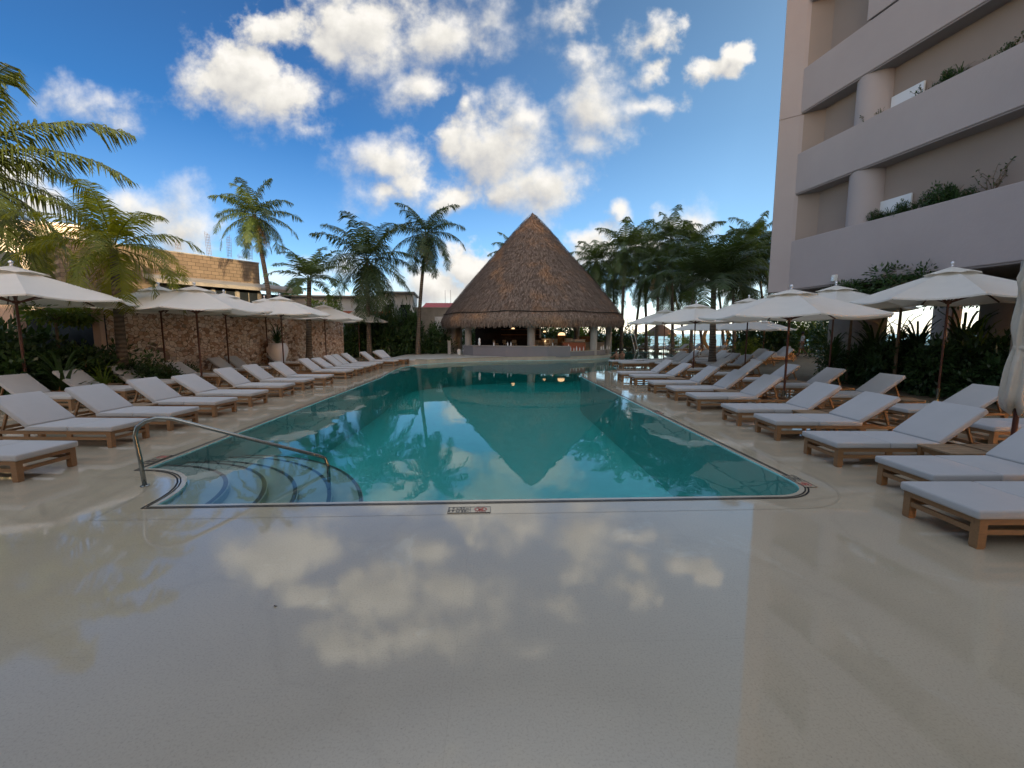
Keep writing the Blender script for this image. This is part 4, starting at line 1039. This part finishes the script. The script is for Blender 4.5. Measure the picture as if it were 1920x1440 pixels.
def bush(k, x, y, s, label, group=None, zs=1, name='shrub', z=0, mat_=None, rz=None):
    e = empty(name, (x, y, z), random.uniform(0, 6.28) if rz is None else rz, label, 'shrub', group)
    o = BK[k].copy(); COL.objects.link(o); o.parent = e; o.scale = (s, s, s*zs)
    if k in 'abc':
        q_ = MB()
        for i in range(4): a = i*1.6; q_.tube([(0, 0, -.02), (math.cos(a)*.1*s, math.sin(a)*.1*s, .35*s*zs), (math.cos(a)*.35*s, math.sin(a)*.35*s, .8*s*zs)], [.02, .015, .008], 5)
        q_.build('stem', 'bark', e)
    return e
o = BK['s'].copy(); COL.objects.link(o); o.parent = vs; o.location = (0, 0, 1.08); o.scale = (.78, .78, 1.0); o.name = 'plant'
# right hedge beside the loungers
hb = [(11.1,8.6,.95,1.0),(11.0,9.9,.9,1.05),(11.9,9.2,1.2,1.1),(11.1,11.1,.9,1.15),(11.95,10.5,1.2,1.2),(11.0,12.3,.85,1.2),(12.0,11.8,1.15,1.2),(11.05,13.5,.85,1.2),(12.2,13.1,1.2,1.15),(11.5,14.9,.8,1.1),(12.5,14.4,1.0,1.2),(11.5,7.4,1.0,1.0),(13.2,9.8,1.1,1.0),(13.3,11.8,1.1,1.0),(12.6,8.0,1.2,1.0),(13.4,13.5,1.0,1.0)]
for i, (x, y, s_, zs) in enumerate(hb):
    x += .75
    bush('ab'[i % 2], x, y, s_*.95, 'dense dark shrub in the tower hedge, %s of its clumps counted from the camera' % ORD[i], 'shrubs of the hedge under the tower', zs)
for i, (a, b2, Y, k, s_) in enumerate(((1640, 640, 13.4, 's', 1.3), (1720, 640, 12.9, 's', 1.25), (1805, 640, 12.2, 's', 1.5), (1835, 640, 11.4, 't', 1.2), (1680, 650, 14.5, 't', 1.3), (1560, 660, 13.4, 's', .9))):
    p = AT(a, b2, Y); bush(k, p.x, Y, s_, 'spiky long leaved plant rising over the hedge under the tower, %s from the left' % ['second', 'fourth', 'fifth', 'sixth', 'third', 'first'][i], 'spiky plants in the tower hedge', 1.15, 'spiky_plant', z=.65)
# far hedge behind the second pool
for i, (a, Y, k, s_, zs) in enumerate(((1392, 33, 'b', 1.2, 1.5), (1418, 32, 'a', 1.4, 1.6), (1445, 31.5, 'b', 1.5, 1.6), (1472, 31, 'a', 1.4, 1.5), (1500, 36, 'c', 1.6, 1.5), (1524, 36, 'c', 1.6, 1.6), (1545, 34, 'a', 1.7, 1.5), (1568, 29, 'b', 1.5, 1.4), (1405, 27, 'c', .8, 1.2))):
    p = AT(a, 640, Y); bush(k, p.x, Y, s_, 'green shrub in the far hedge behind the man, %s from the left' % ['first', 'third', 'fourth', 'fifth', 'sixth', 'seventh', 'eighth', 'ninth', 'second'][i], 'shrubs of the far hedge', zs)
for i, (a, Y, k, s_) in enumerate(((1092, 42, 'c', 1.7), (1118, 42, 'a', 1.6), (1140, 41, 'c', 1.5), (1158, 41, 'b', 1.5), (1182, 42, 'a', 1.4), (1205, 43, 'c', 1.2), (1262, 43, 'c', 1.0), (1288, 44, 'c', .9))):
    p = AT(a, 640, Y); bush(k, p.x, Y, s_, 'leafy green shrub behind the right side of the bar, %s from the left' % ORD[i], 'shrubs behind the bar', 1.1)
# dark hedge, back left
for i, (a, Y, s_, zs) in enumerate(((655, 31.2, 1.4, 1.4), (675, 31, 1.5, 1.5), (697, 31.5, 1.5, 1.7), (720, 31.2, 1.5, 1.8), (740, 31.8, 1.6, 2.0), (760, 31.4, 1.5, 1.8), (780, 31.6, 1.4, 1.7), (805, 32.2, 1.3, 1.4), (825, 32, 1.3, 1.2), (648, 33, 1.3, 1.3))):
    p = AT(a, 640, Y); bush('ab'[i % 2], p.x, Y, s_*.95, 'tall very dark shrub in the back left hedge, %s from the left' % ['second', 'third', 'fourth', 'fifth', 'sixth', 'seventh', 'eighth', 'ninth', 'tenth', 'first'][i], 'shrubs of the dark back left hedge', zs)
# left garden
lg = [(20,10.8,'a',1.1),(70,11.6,'s',1.3),(110,11.0,'s',1.25),(150,12.2,'a',1.1),(45,12.6,'b',1.4),(175,13.0,'b',.9),(215,13.2,'a',.7),(255,13.0,'b',.7),(300,13.8,'a',.6),(130,12.8,'c',.9),(345,15.3,'a',.5),(-20,10.6,'s',1.3),(90,12.0,'a',1.1),(185,11.8,'t',.9),(-60,11,'b',1.4)]
for i, (a, Y, k, s_) in enumerate(lg):
    p = AT(a, 650, Y); nm = 'spiky_plant' if k in 'st' else 'shrub'
    bush(k, p.x, Y, s_, ('dark long leaved plant' if k in 'st' else 'dark leafy shrub')+' in the left garden bed, number %s in planting order' % ORD[i], 'plants of the left garden bed', 1.0, nm)
bush('t', AT(262, 640, 15.6).x, 15.6, 1.2, 'feathery areca shrub growing against the stone wall right of the yellow palm', None, 1.35, 'areca_shrub', z=.35)
for i, (a, Y, k, s_) in enumerate(((880, 44, 'b', 1.6), (925, 43.5, 'a', 1.7), (965, 44, 'b', 1.6), (1008, 43.5, 'a', 1.7), (1040, 44, 'c', 1.5), (1066, 43.5, 'b', 1.6))):
    p = AT(a, 640, Y); bush(k, p.x, Y, s_, 'garden shrub seen through the open thatched bar, %s from the left' % ORD[i], 'shrubs seen through the bar', 1.5)
# balcony plants
for i, (x_, y_, z_, k, s_) in enumerate(((1600,405,4.98,'a',.22),(1640,405,4.98,'a',.28),(1665,400,4.98,'s',.30),(1690,392,4.98,'a',.30),(1715,388,4.98,'s',.28),(1740,380,4.98,'a',.32),(1765,374,4.98,'b',.34),(1790,368,4.98,'s',.32),(1815,360,4.98,'a',.22),(1650,200,8.05,'s',.25),(1725,165,8.05,'s',.22),(1775,140,8.05,'a',.30),(1800,128,8.05,'s',.34),(1850,100,8.05,'s',.22),(1890,80,8.05,'a',.22))):
    d = ray(x_, y_); yy = 11.73/ (d.x/d.y) if d.x else 12
    for _ in range(4): yy = (op(yy)+.25)/(d.x/d.y)
    bush(k, op(yy)+.28, yy, s_*1.0, 'plant growing over the %s balcony parapet, %s from the left' % (('lowest', ORD[i]) if z_ < 6 else ('second lowest', ORD[i-9])), 'plants on the tower balconies', 1.4, 'balcony_plant', z=z_-.06)
def twig(x_, y_, z_, h_, lab):
    d = ray(x_, y_); yy = 12
    for _ in range(5): yy = (op(yy)+.25)/(d.x/d.y)
    rg = random.Random(x_); e = empty('bare_twig_plant', (op(yy)+.25, yy, z_), 0, lab, 'plant', 'bare twigs on the balconies'); m_ = MB(); lf = MB()
    for i in range(9):
        a = rg.uniform(-.8, .8); p = Vector((0, 0, -.1)); pts_ = [p.copy()]
        for k in range(5): p = p+Vector((rg.gauss(0, .05), math.sin(a)*h_*.2, h_*.22*rg.uniform(.6, 1.1))); pts_.append(p.copy())
        m_.tube(pts_, [.010, .009, .008, .006, .005, .004], 4)
        for q_ in pts_[2:]:
            for _ in range(3): leafquad(lf, q_, Vector((rg.gauss(0, 1), rg.gauss(0, 1), rg.gauss(0, 1))).normalized(), Vector((0, 0, 1)), .07, .04)
    m_.build('stem', 'bark', e, fix=False); lf.build('leaves', 'bush', e, fix=False)
twig(1860, 352, 5.0, .75, 'bare branching twig above the lowest balcony parapet'); twig(1785, 130, 8.05, .5, 'leafy twigs above the second balcony parapet'); twig(1910, 60, 8.05, .4, 'dry twigs at the photo edge above the second parapet'); twig(1640, 200, 8.05, .3, 'small twiggy plant before the upper round column'); twig(1735, 160, 8.05, .4, 'small twiggy plant right of the white balcony panel')

def tree(name, base, cz, rad, label, mat_='bush', nl=1500, ls=.16, lean=(0, 0), squash=.6, tr=.05, seed=1):
    e = empty(name, (*base, 0), 0, label, 'tree'); rg = random.Random(seed)
    top = Vector((lean[0], lean[1], cz)); m_ = MB(); m_.tube([(0, 0, -.02), (lean[0]*.3, lean[1]*.3, cz*.5), top], [tr, tr*.8, tr*.5], 8)
    cl = []
    for i in range(9):
        a = rg.uniform(0, 6.28); q_ = top+Vector((math.cos(a)*rad*.6*rg.uniform(.5, 1.2), math.sin(a)*rad*.6*rg.uniform(.5, 1.2), rg.uniform(-.3, .5)*rad*squash)); cl.append(q_)
        m_.tube([top-Vector((0, 0, .2*rad)), (top+q_)/2, q_], [tr*.4, tr*.3, tr*.15], 5)
    m_.build('trunk', 'bark', e, fix=False)
    lf = MB()
    for _ in range(nl):
        c_ = rg.choice(cl); v = Vector((rg.gauss(0, 1), rg.gauss(0, 1), rg.gauss(0, 1))).normalized(); p = c_+Vector((v.x, v.y, v.z*squash))*rad*.45*rg.uniform(.3, 1.1)
        leafquad(lf, p, (v+Vector((rg.gauss(0, .4), rg.gauss(0, .4), -.3))).normalized(), Vector((rg.gauss(0, .5), rg.gauss(0, .5), 1)).normalized(), ls*rg.uniform(.6, 1.3), ls*.4)
    lf.build('crown', mat_, e, fix=False)
p = AT(102, 585, 12.6); tree('small_tree', (p.x, 12.6), 2.15, .85, 'small sunlit tree with bright green leaves beside the left pillar', 'bushlit', 1500, .15, squash=.5, tr=.05)
p = AT(1700, 540, 11.9); tree('small_tree', (p.x-.1, 11.9), 3.05, .95, 'dark leafy tree spreading against the lowest parapet of the tower', 'bush', 2000, .13, squash=.65, seed=4)
p = AT(1600, 560, 13.6); tree('small_tree', (p.x, 13.6), 2.75, 1.1, 'dark leafy tree under the tower, left of the one touching the parapet', 'bush', 2200, .14, squash=.45, seed=5)
p = AT(1790, 560, 17); tree('small_tree', (p.x, 17), 3.0, 1.6, 'dark spreading tree in the shade beneath the tower', 'bush', 1500, .16, squash=.35, seed=6)
p = AT(625, 540, 30); tree('small_tree', (p.x-.6, 30), 3.3, 1.3, 'bright green leafy tree behind the stone wall left of the white house', 'bushlit', 1800, .2, squash=.8, seed=7)

# palms
def frond(rg, mb, rac, o0, a, e0, L_, droop, wmax, nl=34, ltwist=0, hang=.5, lw=.045):
    p = Vector(o0); seg = 14; pts_ = []; tans = []
    side = Vector((-math.sin(a), math.cos(a), 0)); a2 = a
    for k in range(seg+1):
        t = k/seg; e_ = max(-1.42, e0-droop*(t**1.35)); a2 = a+ltwist*t
        d = Vector((math.cos(a2)*math.cos(e_), math.sin(a2)*math.cos(e_), math.sin(e_))); pts_.append(p.copy()); tans.append(d); p = p+d*L_/seg
    rac.tube(pts_, [max(.006, .028*(1-i/seg)*L_/3.2) for i in range(seg+1)], 4, caps=False)
    for i in range(nl):
        t = .10+.9*i/(nl-1); f_ = t*seg; k = min(seg-1, int(f_)); q_ = pts_[k].lerp(pts_[k+1], f_-k); d = tans[k]
        sd_ = Vector((-math.sin(a+ltwist*t), math.cos(a+ltwist*t), 0)); upv = sd_.cross(d)*-1
        if upv.z < 0: upv = -upv
        prof_ = (math.sin(min(1, t*1.15+.12)*math.pi)**.6) if t < .76 else max(.22, 1-(t-.70)*2.4)
        ll = wmax*prof_*rg.uniform(.85, 1.1)
        for s_ in (-1, 1):
            dr = (sd_*s_*1.0+d*rg.uniform(.45, .75)+upv*rg.uniform(-.05, .3)).normalized()
            h0 = hang*rg.uniform(.6, 1.3)
            m1 = q_+(dr+Vector((0, 0, -h0*.35))).normalized()*ll*.5
            m2 = m1+(dr*.8+Vector((0, 0, -h0*1.3))).normalized()*ll*.5
            wv_ = d*lw*.5
            mb.quad(q_-wv_*.7, q_+wv_*.7, m1+wv_, m1-wv_); mb.quad(m1-wv_, m1+wv_, m2+wv_*.15, m2-wv_*.15)
def crown(seed, n_=22, L_=3.0, mat_='palmleaf', nl=34, wmax=.62, hang=.6, lw=.05, elo=-35, ehi=82, dead=3, droop=1.45, coco=True, erecty=0):
    rg = random.Random(seed); mb = MB(); rac = MB()
    for i in range(n_):
        t = i/(n_-1); a = i*2.399+rg.uniform(-.25, .25); e0 = R(ehi+(elo-ehi)*t**.85)+rg.uniform(-.1, .1)
        frond(rg, mb, rac, (math.cos(a)*.06, math.sin(a)*.06, .15*(1-t)), a, e0, L_*rg.uniform(.85, 1.08)*(.8+.2*math.sin(t*3.1)), droop*rg.uniform(.8, 1.15)*(.75+.35*t), wmax*L_/3, nl, rg.uniform(-.25, .25), hang, lw)
    c_ = mb.build('crown', mat_, fix=False); COL.objects.unlink(c_)
    r_ = rac.build('frond_ribs', mat_, fix=False); COL.objects.unlink(r_)
    out = [(c_, 'crown')]; out.append((r_, 'frond_ribs'))
    if dead:
        mb = MB(); rac = MB()
        for i in range(dead): a = rg.uniform(0, 6.28); frond(rg, mb, rac, (0, 0, -.1), a, R(-50), L_*.7, .6, wmax*.6, 22, 0, 1.0, lw)
        mb.v += []; o_ = mb.build('dry_fronds', 'deadleaf', fix=False); COL.objects.unlink(o_); out.append((o_, 'dry_fronds'))
    if coco:
        mb = MB()
        for i in range(9): a = i*.75; mb.lathe([(.01, -.12), (.08, -.08), (.105, 0), (.08, .08), (.01, .12)], (math.cos(a)*.22, math.sin(a)*.22, -.28-.1*(i % 3)), 8)
        o_ = mb.build('coconuts', 'coconut', smooth=True); COL.objects.unlink(o_); out.append((o_, 'coconuts'))
    return out
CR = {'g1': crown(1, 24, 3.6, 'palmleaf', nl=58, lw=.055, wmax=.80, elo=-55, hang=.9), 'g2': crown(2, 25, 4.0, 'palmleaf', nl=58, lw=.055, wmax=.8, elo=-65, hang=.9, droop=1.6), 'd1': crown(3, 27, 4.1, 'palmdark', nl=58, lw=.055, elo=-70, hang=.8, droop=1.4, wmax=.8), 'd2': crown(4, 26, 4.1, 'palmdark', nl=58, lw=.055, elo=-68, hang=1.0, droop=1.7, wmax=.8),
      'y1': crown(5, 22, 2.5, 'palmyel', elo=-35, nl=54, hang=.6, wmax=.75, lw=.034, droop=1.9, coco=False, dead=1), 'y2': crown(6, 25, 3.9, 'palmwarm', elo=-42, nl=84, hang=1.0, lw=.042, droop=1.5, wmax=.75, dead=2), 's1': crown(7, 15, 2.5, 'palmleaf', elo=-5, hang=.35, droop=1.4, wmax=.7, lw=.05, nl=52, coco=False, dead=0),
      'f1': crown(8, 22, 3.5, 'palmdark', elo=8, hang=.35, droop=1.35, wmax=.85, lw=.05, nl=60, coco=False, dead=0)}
PN = [0]
def palm(k, crown_p, base_xy, label, group=None, s=1, r0=.15, bend=.5, rz=None, tm='trunk'):
    e = empty('palm_tree', (*base_xy, 0), 0, label, 'palm tree', group); c_ = Vector(crown_p)-Vector((*base_xy, 0)); pts_ = []; n_ = 12
    for i in range(n_+1):
        t = i/n_; u = t**(1+bend); pts_.append(Vector((c_.x*u, c_.y*u, c_.z*t)))
    pts_[0].z = -.02
    MB().tube(pts_, [r0*(1.35-.25*min(1, i/2)) if i < 2 else r0*(1.05-.4*i/n_) for i in range(n_+1)], 12).build('trunk', tm, e, smooth='auto')
    rz = random.uniform(0, 6.28) if rz is None else rz
    cr = None
    for o_, nm in CR[k]:
        q_ = o_.copy(); COL.objects.link(q_); q_.name = nm; q_.location = (c_ if cr is None else (0, 0, 0))
        if cr is None: q_.parent = e; q_.scale = (s, s, s); q_.rotation_euler = (0, 0, rz); cr = q_
        else: q_.parent = cr
    return e
def pc(a, b2, Y): return tuple(AT(a, b2, Y))
def pb(a, Y): p = AT(a, 640, Y); return (p.x, Y)
palm('y2', pc(-100, 318, 13.2), (-18.5, 12.5), 'big coconut palm leaning in from the left edge of the photo, its long fronds sunlit', s=1.22, rz=1.2)
palm('y1', pc(212, 468, 12.7), pb(226, 12.7), 'short yellow green palm in front of the left end of the stone wall', s=1.0, r0=.135, rz=2.6)
palm('y1', pc(84, 462, 18), pb(92, 18), 'slender young palm between the leftmost umbrella and the cream building', s=.55, r0=.07)
palm('g1', pc(476, 405, 26), pb(515, 26), 'tall coconut palm with a curved trunk beside the block house', s=.78, bend=.9, rz=.4)
palm('s1', pc(580, 525, 22.7), pb(578, 22.7), 'short palm with open arching fronds growing in front of the stone wall', s=1.0, r0=.15)
palm('d1', pc(688, 490, 29), pb(692, 29), 'large dark coconut palm with a heavy skirt of fronds before the white house', s=1.08, rz=2)
palm('d2', pc(800, 440, 30.5), pb(783, 30.5), 'tall dark coconut palm with a slim leaning trunk left of the thatched bar', s=.82, r0=.14, rz=1.0)
palm('g1', pc(966, 478, 46), pb(970, 46), 'coconut palm mostly hidden behind the left slope of the thatch roof', s=1.0)
palm('g2', pc(540, 560, 37), pb(540, 37), 'low distant palm between the block house and the stone wall', s=.7)
gp = 'coconut palms in the grove on the right'
rp = [(1118,492,36,1105,'g2',.78),(1172,468,35,1165,'g2',.88),(1205,462,40,1212,'g1',.95),(1258,450,36,1262,'g1',.92),(1236,500,33,1231,'d2',.72),(1300,462,34,1296,'g2',.85),(1395,478,33,1400,'g1',.85),(1428,470,38,1452,'d2',.85),(1372,505,30,1378,'d1',.6),(1150,520,42,1150,'d1',.85),(1288,520,41,1318,'d2',.9),(1415,450,42,1436,'g2',.95),(1205,520,38,1190,'d1',.75),(1340,480,44,1358,'d2',1.0),(1090,530,44,1182,'d2',.9),(1465,500,36,1486,'d1',.8),(1255,530,46,1282,'d1',1.0),(1390,540,46,1408,'d2',.9)]
wq = ['nearest the thatch roof', 'second from the thatch roof', 'third from the thatch roof', 'with upright fronds before the round cloud', 'behind the leftmost right umbrella', 'just left of the tall near palm', 'just right of the tall near palm', 'beside the tower edge', 'low behind the tall near palm trunk', 'deep behind the roof slope', 'with trunk left of the wooden ring', 'tallest by the tower edge', 'behind the pair of pale poles', 'behind the wooden ring', 'half hidden behind the roof edge', 'partly hidden behind the tower corner', 'deep in the middle of the grove', 'trunk just right of the wooden ring']
for i, (a, b2, Y, tb_, k, s_) in enumerate(rp):
    palm(k, pc(a, b2, Y), pb(tb_, Y), 'coconut palm in the right grove, the one '+wq[i], gp, s_, .13, random.uniform(.1, .9))
palm('f1', pc(1338, 532, 19.7), pb(1338, 19.7), 'tall palm with a straight ringed trunk rising among the right loungers', s=1.0, r0=.16, bend=0)

# ================================================================== SMALL FAR THINGS
p = AT(1237, 632, 47); hu = empty('thatched_hut', (p.x, 47, 0), 0, 'small sunlit thatched hut far behind the back pool', 'hut')
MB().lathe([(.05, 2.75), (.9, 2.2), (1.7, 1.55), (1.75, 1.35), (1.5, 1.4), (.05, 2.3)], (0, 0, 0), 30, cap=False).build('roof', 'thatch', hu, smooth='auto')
for i in range(4): a = .8+i*1.57; MB().tube([(math.cos(a)*1.2, math.sin(a)*1.2, 0), (math.cos(a)*1.2, math.sin(a)*1.2, 1.7)], .07, 8).build('post', 'white', hu)
p = AT(1343, 632, 35.5); ri = empty('wooden_ring', (p.x, 35.5, 0), .1, 'large warm wooden hoop standing upright before the sea', 'sculpture')
m_ = MB(); n_ = 48
for k in range(n_):
    a, b2 = 2*math.pi*k/n_, 2*math.pi*(k+1)/n_; q8 = []
    for ang in (a, b2):
        for r_, y_ in ((1.0, -.12), (1.17, -.12), (1.17, .12), (1.0, .12)): q8.append((r_*math.cos(ang), y_, 1.32+r_*math.sin(ang)))
    m_.quad(q8[0], q8[1], q8[5], q8[4]); m_.quad(q8[1], q8[2], q8[6], q8[5]); m_.quad(q8[2], q8[3], q8[7], q8[6]); m_.quad(q8[3], q8[0], q8[4], q8[7])
m_.build('hoop', 'ringwood', ri, fix=False); MB().box((0, 0, .08), (1.2, .5, .16)).build('base', 'teak_old', ri)
p0, p1 = AT(1180, 607, 36), AT(1192, 652, 36)
lp = empty('leaning_poles', (p1.x, 36, 0), 0, 'pair of slim pale poles leaning up beside the grove palms', 'poles')
for dx in (0, .28): MB().tube([(dx, 0, 0), (dx-.75, .2, 2.9)], .03, 8).build('pole', 'white', lp)
q_ = MB()
for i in range(9): q_.tube([(i*1.5, 0, 0), (i*1.5, 0, .95)], .03, 6)
for z_ in (.5, .93): q_.tube([(0, 0, z_), (12, 0, z_)], .022, 6)
o = q_.build('beach_railing', 'teak_old'); o.location = (14, 50, -.02); tag(o, 'low wooden railing before the sea, seen between the palm trunks', 'railing')
hr2 = MB().tube([(0, 0, 0), (0, 0, .85), (.1, .05, .92), (2.2, 1.6, .15), (2.2, 1.6, -.5)], .02, 8).build('pool_handrail', 'steel', smooth=True)
x, y = G(1262, 668); hr2.location = (x-1.3, y-1.2, 0); tag(hr2, 'distant steel handrail sloping into the back pool', 'handrail')

# ================================================================== PEOPLE
def skin_fig(name, J, E_, parent, m_, sub=2):
    me = bpy.data.meshes.new(name); me.from_pydata([j[0] for j in J], E_, []); me.materials.append(M[m_])
    o = bpy.data.objects.new(name, me); COL.objects.link(o); o.parent = parent
    s_ = o.modifiers.new('skin', 'SKIN'); s_.use_smooth_shade = True
    for i, j in enumerate(J): me.skin_vertices[0].data[i].radius = (j[1], j[2] if len(j) > 2 else j[1])
    me.skin_vertices[0].data[0].use_root = True
    b = o.modifiers.new('sub', 'SUBSURF'); b.levels = sub; b.render_levels = sub; return o
def mk_skin(me):
    if not me.skin_vertices: pass
_old = skin_fig
def skin_fig(name, J, E_, parent, m_, sub=2):
    bm = bmesh.new(); lay = bm.verts.layers.skin.verify(); vs_ = []
    for i, j in enumerate(J):
        v = bm.verts.new(j[0]); v[lay].radius = (j[1], j[2] if len(j) > 2 else j[1]); v[lay].use_root = (i == 0); vs_.append(v)
    for a, b in E_: bm.edges.new((vs_[a], vs_[b]))
    me = bpy.data.meshes.new(name); bm.to_mesh(me); bm.free(); me.materials.append(M[m_])
    o = bpy.data.objects.new(name, me); COL.objects.link(o); o.parent = parent
    s_ = o.modifiers.new('skin', 'SKIN'); s_.use_smooth_shade = True
    b = o.modifiers.new('sub', 'SUBSURF'); b.levels = sub; b.render_levels = sub; return o
def hand(J, E_, w_i, wrist, d, side):
    "palm and five fingers hung from wrist index"
    d = Vector(d).normalized(); s_ = Vector(side).normalized(); wr = Vector(wrist)
    J.append((wr+d*.05, .026, .016)); pi_ = len(J)-1; E_.append((w_i, pi_))
    for k, (o_, l_) in enumerate(((-.028, .065), (-.010, .078), (.010, .073), (.027, .058))):
        J.append((wr+d*.095+s_*o_, .010)); E_.append((pi_, len(J)-1)); J.append((wr+d*(.095+l_)+s_*o_*1.15+d.cross(s_)*.02, .007)); E_.append((len(J)-2, len(J)-1))
    J.append((wr+d*.05-s_*.05, .010)); E_.append((pi_, len(J)-1)); J.append((wr+d*.09-s_*.06, .008)); E_.append((len(J)-2, len(J)-1))
x, y = G(1503, 668)
mn = empty('person', (x, y, 0), R(155), 'man in a loose white shirt and beige shorts walking by the far hedge', 'person')
# local: +X forward
J = [((0,0,.92),.12,.10),((0,0,1.12),.12,.09),((-.01,0,1.32),.15,.10),((0,0,1.46),.055),((.015,0,1.53),.055),((.03,0,1.64),.085,.075),((.03,0,1.70),.07),
     ((0,.17,1.40),.06),((-.06,.22,1.13),.042),((.06,.23,.92),.030),((0,-.17,1.40),.06),((.03,-.22,1.13),.042),((.16,-.2,.95),.030),
     ((.02,.09,.86),.10),((.16,.09,.50),.062),((.22,.09,.10),.042),((.34,.09,.05),.035),((-.02,-.09,.86),.10),((-.08,-.09,.48),.062),((-.32,-.09,.16),.042),((-.24,-.09,.06),.035)]
E1 = [(0,1),(1,2),(2,3),(3,4),(4,5),(5,6),(2,7),(7,8),(8,9),(2,10),(10,11),(11,12),(0,13),(13,14),(14,15),(15,16),(0,17),(17,18),(18,19),(19,20)]
hand(J, E1, 9, (.06,.23,.92), (.3,0,-1), (1,0,0)); hand(J, E1, 12, (.16,-.2,.95), (.4,0,-1), (1,0,0))
J += [((.115,0,1.62),.016)]; E1 += [(5, len(J)-1)]
body = skin_fig('body', J, E1, mn, 'skin')
Js = [((0,0,.86),.155,.13),((0,0,1.1),.15,.12),((-.01,0,1.33),.165,.115),((0,0,1.45),.07),((0,.18,1.41),.075),((-.04,.22,1.22),.07),((0,-.18,1.41),.075),((.02,-.22,1.22),.07)]
skin_fig('shirt', Js, [(0,1),(1,2),(2,3),(2,4),(4,5),(2,6),(6,7)], mn, 'shirt')
Jt = [((0,0,.92),.135,.12),((.03,.09,.78),.11),((.13,.09,.55),.095),((-.02,-.09,.78),.11),((-.06,-.09,.55),.095)]
skin_fig('shorts', Jt, [(0,1),(1,2),(0,3),(3,4)], mn, 'shorts')
hm = MB(); hm.lathe([(.02, .11), (.06, .10), (.095, .04), (.10, -.02), (.085, -.06)], (0, 0, 0), 16, cap=False); ho = hm.build('hair', 'hair', mn, smooth=True); ho.location = (.02, 0, 1.66); ho.scale = (1.05, .9, 1)
for s_ in (-1, 1): q_ = MB().box((0, 0, .02), (.26, .09, .05)).build('shoe', 'black', mn, bevel=.015); q_.location = ((.30, .09, 0) if s_ > 0 else (-.24, -.09, .02)); q_.rotation_euler = (0, (0 if s_ > 0 else .5), 0)
def swimmer(x, y, rz, label, second=False):
    e = empty('person', (x, y, 0), rz, label, 'person', 'swimmers beside the bar')
    J = [((0,0,-.35),.15,.11),((0,0,-.1),.15,.11),((0,0,.17),.17,.10),((0,0,.31),.055),((.02,0,.38),.055),((.04,0,.48),.085,.075),((.04,0,.545),.07),
         ((0,.19,.24),.065),((.12,.30,.02),.048),((.33,.22,.03),.034),((0,-.19,.24),.065),((.10,-.30,.02),.048),((.32,-.22,.04),.034)]
    E1 = [(0,1),(1,2),(2,3),(3,4),(4,5),(5,6),(2,7),(7,8),(8,9),(2,10),(10,11),(11,12)]
    hand(J, E1, 9, (.33,.22,.03), (1,0,0), (0,1,0)); hand(J, E1, 12, (.32,-.22,.04), (1,0,0), (0,-1,0))
    J += [((.13,0,.47),.016)]; E1 += [(5, len(J)-1)]
    skin_fig('body', J, E1, e, 'skin')
    h_ = MB().lathe([(.02, .11), (.06, .10), (.095, .04), (.10, -.02), (.088, -.05)], (0, 0, 0), 16, cap=False).build('hair', 'hair', e, smooth=True); h_.location = (.03, 0, .50); h_.scale = (1.05, .9, 1); return e
p = AT(1156, 668, 28.6); swimmer(p.x, 28.6, R(120), 'bare backed swimmer resting at the edge of the low bar ledge, seen from behind')
p = AT(1167, 668, 29.2); swimmer(p.x, 29.2, R(200), 'second swimmer in the water just right of the bare backed one')
